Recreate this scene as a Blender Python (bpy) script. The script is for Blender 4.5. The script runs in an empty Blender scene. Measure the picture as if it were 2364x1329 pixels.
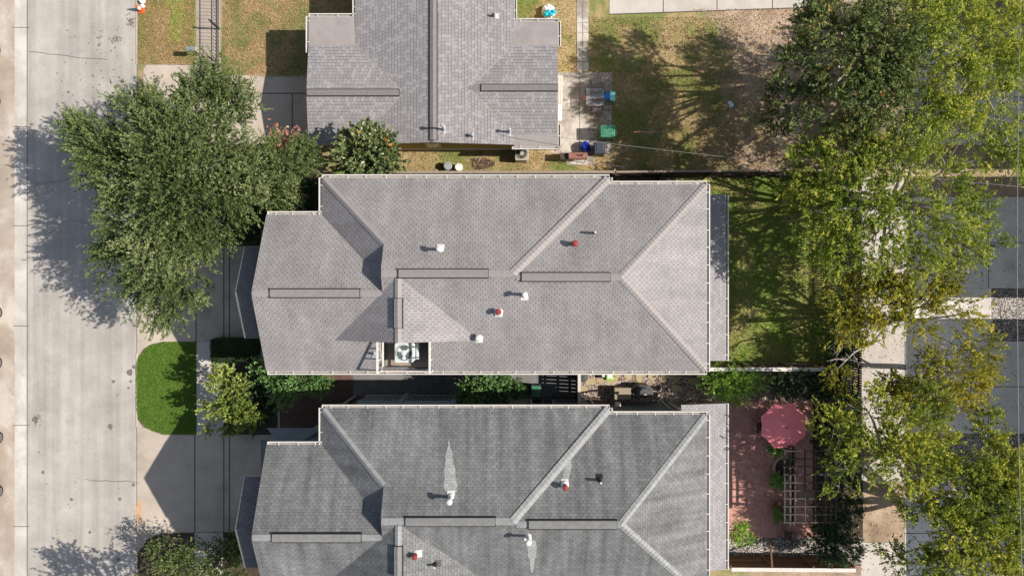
import bpy, bmesh, math, random
import numpy as np
from mathutils import Vector
R = math.radians
random.seed(7)
S = bpy.context.scene
COL = S.collection
# ---------------------------------------------------------------- camera, sky, sun, exposure
H = 37.5; F = 1575.0
cd = bpy.data.cameras.new('camera'); cam = bpy.data.objects.new('camera', cd); COL.objects.link(cam)
cam.location = (0, 0, H); cam.rotation_euler = (0, 0, 0)
cd.sensor_fit = 'HORIZONTAL'; cd.sensor_width = 36; cd.lens = 36 * F / 2364
cd.clip_start = .5; cd.clip_end = 500
S.camera = cam
SUN_EL, SUN_AZ = 41.5, -3.0          # azimuth measured from +X
w = bpy.data.worlds.new("World"); S.world = w; w.use_nodes = True
nt = w.node_tree; bg = nt.nodes['Background']
sky = nt.nodes.new('ShaderNodeTexSky'); sky.sky_type = 'NISHITA'; sky.sun_disc = False
sky.sun_elevation = R(SUN_EL); sky.sun_rotation = R(90 - SUN_AZ)
hs = nt.nodes.new('ShaderNodeHueSaturation'); hs.inputs['Saturation'].default_value = .72; nt.links.new(sky.outputs[0], hs.inputs['Color']); nt.links.new(hs.outputs[0], bg.inputs[0]); bg.inputs[1].default_value = .098
sl = bpy.data.lights.new('sun', 'SUN'); sl.energy = 5.0; sl.angle = R(.5); sl.color = (1, .925, .835)
so = bpy.data.objects.new('sun', sl); COL.objects.link(so)
sd = Vector((math.cos(R(SUN_EL)) * math.cos(R(SUN_AZ)), math.cos(R(SUN_EL)) * math.sin(R(SUN_AZ)), math.sin(R(SUN_EL))))
so.rotation_euler = sd.to_track_quat('Z', 'Y').to_euler(); so.location = sd * 60
S.view_settings.view_transform = 'Standard'; S.view_settings.look = 'None'
S.view_settings.exposure = .32; S.view_settings.gamma = 1

def W(px, py, z=0.0):
    k = (H - z) / F
    return ((px - 1182) * k, -(py - 664.5) * k)
def W3(px, py, z=0.0):
    a = W(px, py, z); return (a[0], a[1], z)

# ---------------------------------------------------------------- materials
class G:
    def __init__(s, name):
        s.m = bpy.data.materials.new(name); s.m.use_nodes = True; s.t = s.m.node_tree
        s.b = s.t.nodes['Principled BSDF']; s.out = s.t.nodes['Material Output']
        s.b.inputs['Specular IOR Level'].default_value = .3
    def n(s, ty, **kw):
        x = s.t.nodes.new(ty)
        for k, v in kw.items(): setattr(x, k, v)
        return x
    def l(s, a, b): s.t.links.new(a, b)
    def put(s, inp, v):
        if isinstance(v, (int, float)): inp.default_value = v
        elif isinstance(v, tuple): inp.default_value = (*v, 1) if len(v) == 3 and inp.type == 'RGBA' else v
        else: s.l(v, inp)
    def math(s, op, a, b=0.0, c=None):
        x = s.n('ShaderNodeMath', operation=op); s.put(x.inputs[0], a); s.put(x.inputs[1], b)
        if c is not None: s.put(x.inputs[2], c)
        return x.outputs[0]
    def coord(s, kind='Object', scale=(1, 1, 1)):
        tc = s.n('ShaderNodeTexCoord'); mp = s.n('ShaderNodeMapping'); mp.inputs['Scale'].default_value = scale
        s.l(tc.outputs[kind], mp.inputs[0]); return mp.outputs[0]
    def noise(s, co, scale, det=4, rough=.6, dist=0):
        x = s.n('ShaderNodeTexNoise'); s.l(co, x.inputs['Vector']); x.inputs['Scale'].default_value = scale
        x.inputs['Detail'].default_value = det; x.inputs['Roughness'].default_value = rough
        x.inputs['Distortion'].default_value = dist; return x.outputs['Fac']
    def ramp(s, f, stops, mode='LINEAR'):
        x = s.n('ShaderNodeValToRGB'); s.l(f, x.inputs[0]); x.color_ramp.interpolation = mode
        e = x.color_ramp.elements
        while len(e) < len(stops): e.new(.5)
        for i, (p, c) in enumerate(stops):
            e[i].position = p; e[i].color = (*c, 1) if len(c) == 3 else c
        return x.outputs[0]
    def mix(s, f, a, b, mode='MIX'):
        x = s.n('ShaderNodeMix', data_type='RGBA', blend_type=mode); s.put(x.inputs['Factor'], f)
        s.put(x.inputs[6], a); s.put(x.inputs[7], b); return x.outputs[2]
    def scale(s, col, f):
        v = s.n('ShaderNodeVectorMath', operation='SCALE'); s.put(v.inputs[0], col); s.put(v.inputs[3], f); return v.outputs[0]
    def bump(s, h, st=.3, d=.02):
        x = s.n('ShaderNodeBump'); x.inputs['Strength'].default_value = st; x.inputs['Distance'].default_value = d
        s.l(h, x.inputs['Height']); s.l(x.outputs[0], s.b.inputs['Normal'])
    def fin(s, col, rough=.8, metal=0):
        s.put(s.b.inputs['Base Color'], col); s.put(s.b.inputs['Roughness'], rough); s.b.inputs['Metallic'].default_value = metal
        return s.m

def plain(name, c, rough=.6, metal=0, var=.18, sc=6):
    g = G(name); co = g.coord(); n = g.noise(co, sc, 5)
    f = g.math('MULTIPLY_ADD', n, var * 2, 1 - var)
    g.b.inputs['Specular IOR Level'].default_value = .4
    return g.fin(g.scale(c, f), rough, metal)

def ground_mat(name, stops, sc, fine=(14, .5), streak=None, bump=.4, rough=.9, speck=None):
    g = G(name); co = g.coord('Object')
    n = g.noise(co, sc, 8, .65, .3); c = g.ramp(n, stops)
    f = g.noise(co, fine[0], 3, .7)
    c = g.scale(c, g.math('MULTIPLY_ADD', f, fine[1] * 2, 1 - fine[1]))
    if streak:
        co2 = g.coord('Object', streak[0]); n2 = g.noise(co2, 1, 4, .55)
        c = g.scale(c, g.math('MULTIPLY_ADD', n2, streak[1] * 2, 1 - streak[1]))
    if speck:
        v = g.n('ShaderNodeTexVoronoi'); g.l(co, v.inputs['Vector']); v.inputs['Scale'].default_value = speck[0]
        d = g.math('LESS_THAN', v.outputs['Distance'], speck[1])
        c = g.mix(d, c, speck[2])
    g.bump(f, bump, .03)
    return g.fin(c, rough)

def shingle(name, base, row=.135, tab=.23, tick=.55, line=.22, var=.25, stain=.15, stain_sc=(.35, .12), arch=False, tint=(1, 1, 1), fac=None):
    g = G(name); uv = g.n('ShaderNodeUVMap'); sp = g.n('ShaderNodeSeparateXYZ'); g.l(uv.outputs[0], sp.inputs[0])
    u, v = sp.outputs[0], sp.outputs[1]
    vr = g.math('DIVIDE', v, row); r = g.math('FLOOR', vr); fv = g.math('FRACT', vr)
    wn1 = g.n('ShaderNodeTexWhiteNoise', noise_dimensions='1D'); g.l(r, wn1.inputs['W'])
    if arch: off = wn1.outputs[0]
    else: off = g.math('MULTIPLY_ADD', wn1.outputs[0], .12, g.math('MULTIPLY', r, .5))
    xo = g.math('ADD', g.math('DIVIDE', u, tab), off); fx = g.math('FRACT', xo); ix = g.math('FLOOR', xo)
    cb = g.n('ShaderNodeCombineXYZ'); g.l(ix, cb.inputs[0]); g.l(r, cb.inputs[1])
    wn = g.n('ShaderNodeTexWhiteNoise', noise_dimensions='2D'); g.l(cb.outputs[0], wn.inputs['Vector'])
    tk = g.math('MULTIPLY', g.math('LESS_THAN', fx, .13), g.math('LESS_THAN', fv, .8))
    ln = g.math('LESS_THAN', fv, .16)
    val = g.math('MULTIPLY_ADD', wn.outputs[0], var, 1 - var / 2)
    if arch:
        hi = g.math('GREATER_THAN', wn.outputs[0], .62); val = g.math('MULTIPLY_ADD', hi, .07, g.math('MULTIPLY', val, .95))
        ln = g.math('MULTIPLY', ln, g.math('LESS_THAN', wn.outputs[0], .8))
    val = g.math('MULTIPLY', val, g.math('MULTIPLY_ADD', tk, -tick, 1))
    val = g.math('MULTIPLY', val, g.math('MULTIPLY_ADD', ln, -line, 1))
    mp = g.n('ShaderNodeMapping'); mp.inputs['Scale'].default_value = (1 / stain_sc[0] * .35, 1 / stain_sc[1] * .035, 1); g.l(uv.outputs[0], mp.inputs[0])
    st = g.noise(mp.outputs[0], 1.0, 5, .6)
    st2 = g.noise(g.coord('Object'), .45, 4, .6)
    val = g.math('MULTIPLY', val, g.math('MULTIPLY_ADD', g.math('SUBTRACT', st, .5), stain * 2.6, 1))
    val = g.math('MULTIPLY', val, g.math('MULTIPLY_ADD', g.math('SUBTRACT', st2, .5), stain * 1.6, 1))
    gr = g.noise(g.coord('Object'), 55, 2, .8); val = g.math('MULTIPLY', val, g.math('MULTIPLY_ADD', gr, .5, .75))
    c = g.scale(base, val)
    g.bump(g.math('SUBTRACT', fv, g.math('MULTIPLY', tk, .5)), .25, .012)
    g.b.inputs['Specular IOR Level'].default_value = .25
    return g.fin(c, .85)

def brick(name, c1, c2, mortar, sx=.2, sy=.1, herring=False):
    g = G(name); co = g.coord('Object')
    if herring:
        mp = g.n('ShaderNodeMapping'); mp.inputs['Rotation'].default_value = (0, 0, R(45)); g.l(co, mp.inputs[0]); co = mp.outputs[0]
        ck = g.n('ShaderNodeTexChecker'); g.l(co, ck.inputs[0]); ck.inputs['Scale'].default_value = 1 / .2
    b = g.n('ShaderNodeTexBrick'); g.l(co, b.inputs['Vector']); b.inputs['Scale'].default_value = 1
    b.inputs['Brick Width'].default_value = sx; b.inputs['Row Height'].default_value = sy
    b.inputs['Mortar Size'].default_value = .008; b.inputs['Color1'].default_value = (*c1, 1); b.inputs['Color2'].default_value = (*c2, 1)
    b.inputs['Mortar'].default_value = (*mortar, 1); c = b.outputs['Color']
    if herring:
        mp2 = g.n('ShaderNodeMapping'); mp2.inputs['Rotation'].default_value = (0, 0, R(90)); g.l(co, mp2.inputs[0])
        b2 = g.n('ShaderNodeTexBrick'); g.l(mp2.outputs[0], b2.inputs['Vector']); b2.inputs['Scale'].default_value = 1
        for k in ('Brick Width', 'Row Height', 'Mortar Size', 'Color1', 'Color2', 'Mortar'):
            b2.inputs[k].default_value = b.inputs[k].default_value
        c = g.mix(ck.outputs['Fac'], c, b2.outputs['Color'])
    n = g.noise(g.coord('Object'), 1.2, 6, .7)
    return g.fin(g.scale(c, g.math('MULTIPLY_ADD', n, 1.1, .45)), .9)

def leafmat(name, stops, trans=.28, rough=.55, spec=.2):
    g = G(name); a = g.n('ShaderNodeAttribute', attribute_name='tint')
    c = g.ramp(a.outputs['Fac'], stops)
    g.fin(c, rough); g.b.inputs['Specular IOR Level'].default_value = spec
    tr = g.n('ShaderNodeBsdfTranslucent'); g.l(g.scale(c, 1.25), tr.inputs[0])
    mx = g.n('ShaderNodeMixShader'); mx.inputs[0].default_value = trans
    g.l(g.b.outputs[0], mx.inputs[1]); g.l(tr.outputs[0], mx.inputs[2]); g.l(mx.outputs[0], g.out.inputs[0])
    return g.m

def glassy(name, c, rough=.1, alpha=1):
    g = G(name); g.fin(c, rough); g.b.inputs['Specular IOR Level'].default_value = .6
    g.b.inputs['Alpha'].default_value = alpha
    return g.m

M = {}
M['road'] = ground_mat('road_concrete', [(.3, (.335, .308, .276)), (.5, (.395, .368, .334)), (.7, (.47, .44, .40))], .55, (16, .3), ((1.9, .05, 1), .42), .3, speck=(5, .06, (.2, .19, .18)))
M['gutterband'] = ground_mat('pale_road_concrete', [(.35, (.42, .385, .34)), (.5, (.50, .465, .42)), (.62, (.60, .565, .52))], .5, (20, .14), ((1.2, .1, 1), .2), .2)
M['tanband'] = ground_mat('tan_road_concrete', [(.36, (.34, .28, .225)), (.5, (.41, .345, .285)), (.62, (.53, .475, .41))], .4, (18, .14), ((1.4, .3, 1), .2), .2)
M['drive'] = ground_mat('driveway_concrete', [(.3, (.31, .26, .215)), (.48, (.44, .375, .31)), (.7, (.54, .47, .395))], .45, (26, .2), None, .2, speck=(3.2, .03, (.15, .13, .11)))
M['greyconc'] = ground_mat('grey_driveway_concrete', [(.3, (.58, .54, .48)), (.45, (.74, .70, .64)), (.72, (.86, .83, .77))], 1.0, (14, .24), None, .2, speck=(2.6, .045, (.16, .15, .14)))
M['walk'] = ground_mat('sidewalk_concrete', [(.3, (.42, .38, .34)), (.6, (.54, .50, .45))], .7, (22, .14), None, .2)
M['patio'] = ground_mat('stained_patio_concrete', [(.36, (.26, .23, .20)), (.5, (.42, .38, .34)), (.6, (.56, .52, .47))], .9, (16, .2), None, .3)
M['deadgrass'] = ground_mat('dry_grass', [(.30, (.46, .36, .25)), (.42, (.40, .28, .16)), (.50, (.33, .25, .13)), (.56, (.19, .21, .08)), (.68, (.11, .18, .05))], .55, (22, .6), None, .8)
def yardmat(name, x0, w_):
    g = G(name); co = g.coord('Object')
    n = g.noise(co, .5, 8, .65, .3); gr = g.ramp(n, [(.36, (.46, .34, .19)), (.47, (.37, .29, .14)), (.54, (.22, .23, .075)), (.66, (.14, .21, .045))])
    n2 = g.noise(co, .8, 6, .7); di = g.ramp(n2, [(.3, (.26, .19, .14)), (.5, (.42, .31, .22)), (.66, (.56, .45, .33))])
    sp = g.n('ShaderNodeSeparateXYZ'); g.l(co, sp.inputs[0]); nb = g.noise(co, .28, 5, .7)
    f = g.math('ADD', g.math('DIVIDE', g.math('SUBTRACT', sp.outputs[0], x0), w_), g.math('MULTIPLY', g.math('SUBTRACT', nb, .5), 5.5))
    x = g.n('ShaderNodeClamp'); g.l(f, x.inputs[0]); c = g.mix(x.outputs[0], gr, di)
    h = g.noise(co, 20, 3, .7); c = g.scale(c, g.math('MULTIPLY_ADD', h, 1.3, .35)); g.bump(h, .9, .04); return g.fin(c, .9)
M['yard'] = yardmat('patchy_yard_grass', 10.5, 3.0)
M['dirt'] = ground_mat('leaf_littered_dirt', [(.3, (.22, .16, .11)), (.5, (.38, .28, .19)), (.66, (.52, .40, .28))], .7, (20, .7), None, .9)
M['bareground'] = ground_mat('ground_soil', [(.3, (.12, .09, .06)), (.6, (.22, .17, .12))], .5, (20, .5), None, .8)
M['lawn'] = ground_mat('green_lawn', [(.3, (.10, .19, .03)), (.6, (.15, .31, .045))], 1.6, (40, .5), None, .9)
M['lawn2'] = ground_mat('mottled_lawn', [(.34, (.44, .38, .17)), (.47, (.32, .36, .10)), (.6, (.20, .32, .05))], .6, (34, .5), None, .9)
M['soil'] = ground_mat('dark_mulch', [(.3, (.035, .026, .02)), (.6, (.085, .06, .045))], 3, (30, .6), None, 1)
M['gravel'] = None
def gravelmat(name, cs, sc=9):
    g = G(name); co = g.coord('Object'); v = g.n('ShaderNodeTexVoronoi'); g.l(co, v.inputs['Vector']); v.inputs['Scale'].default_value = sc
    sp = g.n('ShaderNodeSeparateColor'); g.l(v.outputs['Color'], sp.inputs[0])
    c = g.ramp(sp.outputs[0], cs); e = g.math('MULTIPLY_ADD', v.outputs['Distance'], -1.1 , 1.25)
    c = g.scale(c, e); g.bump(g.math('SUBTRACT', 1, v.outputs['Distance']), .9, .05)
    return g.fin(c, .8)
M['gravel'] = gravelmat('river_gravel', [(0, (.20, .13, .10)), (.35, (.38, .27, .21)), (.7, (.55, .45, .37)), (1, (.75, .68, .6))], 13)
M['whitegravel'] = gravelmat('white_speckled_gravel', [(0, (.12, .09, .07)), (.45, (.28, .23, .19)), (.6, (.60, .56, .52)), (1, (.85, .83, .80))], 19)
M['whitegravel2'] = ground_mat('pale_apron_concrete', [(.4, (.52, .48, .44)), (.6, (.66, .62, .58))], 1.5, (9, .3), None, .2, speck=(9, .16, (.25, .21, .17)))
M['flag'] = plain('flagstone', (.42, .34, .21), .85, 0, .35, 3)
M['shadepaving'] = ground_mat('shade_darkened_paving', [(.3, (.15, .15, .15)), (.7, (.24, .235, .23))], 2, (22, .2), None, .3)  # concrete of the narrow passage, its shade put into the dark colour
M['pathtan'] = ground_mat('tan_path_concrete', [(.3, (.30, .25, .21)), (.6, (.40, .34, .29))], .7, (22, .16), None, .2)
M['joint'] = plain('joint_dark', (.07, .06, .055), .95)
M['stain'] = plain('oil_stain', (.17, .15, .135), .7, 0, .5, 5)
M['stainlight'] = plain('pale_patch', (.46, .435, .40), .85, 0, .35, 6)
M['rust'] = plain('rust_stain', (.55, .33, .17), .85, 0, .3, 3)
M['brickpath'] = brick('brick_path', (.13, .075, .058), (.18, .11, .085), (.10, .08, .065), .2, .1)
M['brickpatio'] = brick('brick_patio', (.52, .25, .205), (.66, .36, .30), (.34, .21, .17), .2, .1, True)
M['roof1'] = shingle('roof_shingle_warm', (.270, .255, .252), tick=.55, line=.16, var=.15, stain=.34)
M['roof2'] = shingle('roof_shingle_stained', (.166, .169, .169), tick=.42, line=.34, stain=.58, stain_sc=(.15, .2), var=.26)
M['roof0'] = shingle('roof_shingle_laminated', (.285, .272, .275), row=.165, tab=.2, tick=.4, line=.5, arch=True, var=.14, stain=.12)
M['roof0cap'] = plain('ridge_shingle', (.20, .185, .185), .85, 0, .3, 7)
M['cap1'] = plain('hip_shingle_warm', (.30, .275, .266), .85, 0, .15, 9)
M['cap2'] = plain('hip_shingle_grey', (.275, .28, .275), .85, 0, .4, 4)
M['vent1'] = plain('ridge_vent_shingle', (.235, .215, .212), .85, 0, .3, 8)
M['vent2'] = plain('ridge_vent_shingle_dark', (.20, .20, .195), .85, 0, .4, 4)
M['cleanstreak'] = shingle('washed_shingle', (.34, .352, .335), tick=.3, line=.25, stain=.2)
M['pent'] = shingle('pent_roof_shingle', (.30, .29, .295), tick=.4, line=.2, stain=.1)
M['pentshade'] = shingle('shaded_pent_shingle', (.15, .15, .155), tick=.4, line=.2, stain=.1)  # darker copy of the pent shingle, with the roof shade painted into its colour
M['flat'] = plain('rolled_roofing', (.30, .27, .255), .75, 0, .35, 1.3)
M['white'] = plain('white_gutter_paint', (.60, .58, .54), .5, 0, .12, 5)
M['gutin'] = plain('gutter_inside', (.30, .27, .24), .8, 0, .6, 4)
M['black'] = plain('black_edge', (.012, .012, .014), .6)
M['blackmetal'] = plain('black_metal', (.02, .02, .022), .4)
M['siding'] = plain('grey_siding', (.19, .21, .22), .7, 0, .12, 3)
M['sidinglight'] = plain('grey_trim', (.42, .48, .50), .6, 0, .1, 3)
M['stucco'] = plain('beige_siding', (.72, .68, .61), .8, 0, .15, 2)
M['yellow'] = plain('yellow_siding', (.50, .36, .085), .75, 0, .2, 4)
M['wood'] = plain('weathered_fence_wood', (.30, .235, .18), .85, 0, .4, 5)
M['wooddark'] = plain('dark_fence_wood', (.07, .05, .038), .85, 0, .5, 4)
M['woodbrown'] = plain('brown_fence_wood', (.21, .115, .06), .8, 0, .4, 4)
M['whitecap'] = plain('bleached_board', (.62, .58, .53), .7, 0, .25, 3)
M['greywood'] = plain('grey_pergola_wood', (.072, .06, .052), .85, 0, .35, 4)
M['bark'] = plain('brown_bark', (.13, .095, .07), .9, 0, .4, 8)
M['palebark'] = plain('pale_bark', (.36, .33, .29), .85, 0, .3, 6)
M['pinkumb'] = plain('coral_canvas', (.95, .26, .28), .8, 0, .06, 2)
M['red'] = plain('red_rubber', (.26, .04, .028), .6)
M['orange'] = plain('orange_plastic', (.75, .12, .03), .5)
M['pvc'] = plain('white_pipe', (.62, .61, .59), .45)
M['ac'] = plain('pale_grey_enamel', (.58, .62, .60), .4, 0, .05)
M['acgrille'] = plain('fan_grille', (.07, .09, .09), .5, 0, .5, 3)
M['beige'] = plain('beige_enamel', (.42, .37, .30), .5)
M['green'] = plain('green_plastic', (.045, .23, .12), .45)
M['greenlid'] = plain('green_lid_plastic', (.06, .22, .13), .4)
M['greydark'] = plain('charcoal_plastic', (.045, .055, .075), .45)
M['blue'] = plain('blue_plastic_bag', (.01, .06, .62), .3)
M['bluesheet'] = plain('blue_plastic', (.06, .28, .75), .4)
M['teal'] = plain('teal_cloth', (.02, .42, .55), .7)
M['whitecloth'] = plain('white_cloth', (.80, .80, .78), .7)
M['pink'] = plain('pink_plastic', (.65, .25, .30), .5)
M['mint'] = plain('mint_plastic', (.25, .70, .60), .5)
M['sling'] = plain('taupe_sling', (.27, .22, .20), .7)
M['glass'] = glassy('table_glass', (.45, .45, .47), .1, .35)
M['windowglass'] = glassy('window_glass', (.03, .04, .05), .08)
M['rustmetal'] = plain('reddish_drum', (.30, .14, .11), .5, 0, .5, 4)
M['tan'] = plain('tan_wicker_plastic', (.32, .27, .20), .7)
M['cover'] = plain('grey_vinyl_cover', (.075, .08, .082), .6)
M['lime'] = plain('lime_bag', (.30, .62, .08), .5)
M['fan'] = plain('fan_blade', (.7, .72, .7), .4)
M['paper'] = plain('pale_blue_panel', (.45, .58, .66), .5)
M['tyre'] = plain('tyre_rubber', (.018, .018, .019), .8)
M['rim'] = plain('alloy_rim', (.45, .45, .46), .35, .7)
M['carblack'] = plain('black_car_paint', (.02, .02, .022), .25, 0, .05)
M['carsilver'] = plain('silver_car_paint', (.35, .36, .37), .3, .4, .05)
M['wire'] = plain('wire_sheath', (.30, .29, .28), .6)
M['darkmesh'] = plain('rusty_table', (.05, .04, .035), .5)
M['stone'] = plain('pale_stone', (.48, .36, .27), .8)
M['screen'] = plain('black_gate_board', (.03, .03, .032), .7)
M['galv'] = plain('galvanised_metal', (.42, .44, .46), .4, .3)

# ---------------------------------------------------------------- mesh helpers
class MB:
    def __init__(s): s.v = []; s.f = []; s.m = []; s.uv = None
    def add(s, vs, fs, mi=0):
        b = len(s.v); s.v += [tuple(p) for p in vs]
        for f in fs: s.f.append([b + i for i in f]); s.m.append(mi)
        return s
    def box(s, x0, x1, y0, y1, z0, z1, mi=0):
        x0, x1 = min(x0, x1), max(x0, x1); y0, y1 = min(y0, y1), max(y0, y1); z0, z1 = min(z0, z1), max(z0, z1)
        vs = [(x, y, z) for z in (z0, z1) for y in (y0, y1) for x in (x0, x1)]
        return s.add(vs, [(0, 2, 3, 1), (4, 5, 7, 6), (0, 1, 5, 4), (2, 6, 7, 3), (0, 4, 6, 2), (1, 3, 7, 5)], mi)
    def bar(s, a, b, wd, ht, mi=0, up=(0, 0, 1)):
        a, b, up = Vector(a), Vector(b), Vector(up); d = (b - a).normalized(); sd_ = d.cross(up)
        if sd_.length < 1e-4: sd_ = d.cross(Vector((1, 0, 0)))
        sd_.normalize(); u = sd_.cross(d).normalized(); sd_ *= wd / 2; u *= ht / 2
        vs = [p + q for p in (a, b) for q in (-sd_ - u, sd_ - u, sd_ + u, -sd_ + u)]
        return s.add(vs, [(0, 3, 2, 1), (4, 5, 6, 7), (0, 1, 5, 4), (1, 2, 6, 5), (2, 3, 7, 6), (3, 0, 4, 7)], mi)
    def tube(s, pts, rs, n=8, mi=0, cap=True):
        pts = [Vector(p) for p in pts]; k = len(pts)
        if not hasattr(rs, '__len__'): rs = [rs] * k
        vs = []
        for i, p in enumerate(pts):
            d = (pts[min(i + 1, k - 1)] - pts[max(i - 1, 0)]).normalized()
            a = d.cross(Vector((.31, .17, .93)));
            if a.length < 1e-3: a = d.cross(Vector((1, 0, 0)))
            a.normalize(); b = d.cross(a)
            vs += [p + (a * math.cos(2 * math.pi * j / n) + b * math.sin(2 * math.pi * j / n)) * rs[i] for j in range(n)]
        fs = [(i * n + j, i * n + (j + 1) % n, (i + 1) * n + (j + 1) % n, (i + 1) * n + j) for i in range(k - 1) for j in range(n)]
        if cap: fs += [tuple(range(n))[::-1], tuple(range((k - 1) * n, k * n))]
        return s.add(vs, fs, mi)
    def lathe(s, c, prof, n=20, mi=0, axis='z', ph=0):
        vs = []
        for r, h in prof:
            for j in range(n):
                a = 2 * math.pi * j / n + ph; x, y = r * math.cos(a), r * math.sin(a)
                vs.append((c[0] + x, c[1] + y, c[2] + h) if axis == 'z' else (c[0] + h, c[1] + x, c[2] + y) if axis == 'x' else (c[0] + x, c[1] + h, c[2] + y))
        k = len(prof); fs = [(i * n + j, i * n + (j + 1) % n, (i + 1) * n + (j + 1) % n, (i + 1) * n + j) for i in range(k - 1) for j in range(n)]
        fs += [tuple(range(n))[::-1], tuple(range((k - 1) * n, k * n))]
        return s.add(vs, fs, mi)
    def prism(s, poly, z0, z1, mi=0, sc=1.0):
        n = len(poly); cx = sum(p[0] for p in poly) / n; cy = sum(p[1] for p in poly) / n
        vs = [(x, y, z0) for x, y in poly] + [(cx + (x - cx) * sc, cy + (y - cy) * sc, z1) for x, y in poly]
        return s.add(vs, [tuple(range(n))[::-1], tuple(range(n, 2 * n))] + [(i, (i + 1) % n, n + (i + 1) % n, n + i) for i in range(n)], mi)
    def sheet(s, poly, z, mi=0):
        a = sum(poly[i][0] * poly[(i + 1) % len(poly)][1] - poly[(i + 1) % len(poly)][0] * poly[i][1] for i in range(len(poly)))
        if a < 0: poly = poly[::-1]
        return s.add([(x, y, z) for x, y in poly], [tuple(range(len(poly)))], mi)
    def build(s, name, mats, parent=None, smooth=False, bevel=0, fix=True):
        if not isinstance(mats, (list, tuple)): mats = [mats]
        me = bpy.data.meshes.new(name)
        off = parent_loc(parent)
        me.from_pydata([(x - off[0], y - off[1], z - off[2]) for x, y, z in s.v], [], s.f)
        for m in mats: me.materials.append(M[m] if isinstance(m, str) else m)
        me.polygons.foreach_set('material_index', s.m)
        if fix:
            bm = bmesh.new(); bm.from_mesh(me); bmesh.ops.recalc_face_normals(bm, faces=bm.faces); bm.to_mesh(me); bm.free()
        if smooth: me.polygons.foreach_set('use_smooth', [True] * len(me.polygons))
        o = bpy.data.objects.new(name, me); COL.objects.link(o)
        if parent: o.parent = parent
        if bevel:
            b = o.modifiers.new('bevel', 'BEVEL'); b.width = bevel; b.segments = 2; b.limit_method = 'ANGLE'
        return o
def parent_loc(p):
    v = Vector((0, 0, 0))
    while p is not None: v += Vector(p.location); p = p.parent
    return v
def thing(name, label, cat, loc, group=None):
    o = bpy.data.objects.new(name, None); COL.objects.link(o); o.location = loc if len(loc) == 3 else (*loc, 0)
    o.empty_display_size = .3
    o['label'] = label; o['category'] = cat
    if group: o['group'] = group
    return o
def tag(o, label, cat, group=None):
    o['label'] = label; o['category'] = cat
    if group: o['group'] = group
    return o
def struct(o, kind='structure'): o['kind'] = kind; return o
def copy_tree(o, parent=None):
    c = o.copy(); COL.objects.link(c); c.parent = parent
    for ch in o.children: copy_tree(ch, c)
    return c

def arc(cx, cy, r, a0, a1, n=8):
    return [(cx + r * math.cos(R(a0 + (a1 - a0) * i / n)), cy + r * math.sin(R(a0 + (a1 - a0) * i / n))) for i in range(n + 1)]
def pxpoly(pts, z=0): return [W(x, y, z) for x, y in pts]
def rect(x0, y0, x1, y1): return [(x0, y0), (x1, y0), (x1, y1), (x0, y1)]
def ground(name, pts, z, mat, extra=None, mats=()):
    mb = MB(); mb.sheet(pxpoly(pts), z)
    if extra:
        for k, (p, mi) in enumerate(extra): mb.sheet(pxpoly(p), z + .003 + .00012 * k, mi)   # each mark a hair above the last
    return struct(mb.build(name, [mat, *mats], fix=False))
def blob(cx, cy, r, n=14, j=.3, sx=1, sy=1):
    ph = random.random() * 9
    return [(cx + sx * r * (1 + j * math.sin(3 * a + ph) * .5 + j * (random.random() - .5)) * math.cos(a), cy + sy * r * (1 + j * math.sin(2 * a + ph) * .4 + j * (random.random() - .5)) * math.sin(a)) for a in [2 * math.pi * i / n for i in range(n)]]
def strip(x0, y0, x1, y1, w=2):
    d = math.hypot(x1 - x0, y1 - y0); nx, ny = -(y1 - y0) / d * w / 2, (x1 - x0) / d * w / 2
    return [(x0 + nx, y0 + ny), (x1 + nx, y1 + ny), (x1 - nx, y1 - ny), (x0 - nx, y0 - ny)]

# ---------------------------------------------------------------- ground, roads, paving
g0 = MB(); g0.sheet([(-140, -120), (140, -120), (140, 120), (-140, 120)], 0); struct(g0.build('ground', 'bareground', fix=False))
ex = []
for y in (200, 640, 1080): pass
for i in range(16):
    ex.append((blob(random.uniform(90, 300), random.uniform(20, 1300), random.uniform(1.5, 4)), 1))
for x, y, r in ((82, 968, 7), (300, 859, 7), (309, 846, 4), (302, 880, 3), (255, 984, 6), (308, 1118, 4), (273, 1290, 4), (277, 1151, 4), (297, 895, 3), (262, 880, 4)): ex.append((blob(x, y, r), 1))
for i in range(45): ex.append((blob(random.gauss(268, 9), random.gauss(91, 4), random.uniform(.6, 1.8), 6), 1)); ex.append((blob(random.gauss(84, 8), random.gauss(968, 8), random.uniform(.6, 1.6), 6), 1)); ex.append((blob(random.gauss(303, 5), random.gauss(50, 9), random.uniform(.8, 2), 6), 1))
for i in range(90):
    ex.append((blob(random.gauss(225, 40), random.uniform(60, 330), random.uniform(.9, 1.9), 6), 1))
for i in range(110): ex.append((blob(random.uniform(75, 314), random.uniform(0, 1329), random.uniform(.6, 1.3), 6), 1))
pass
ex.append((strip(208, 0, 208, 0.5, 1), 1))
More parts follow.
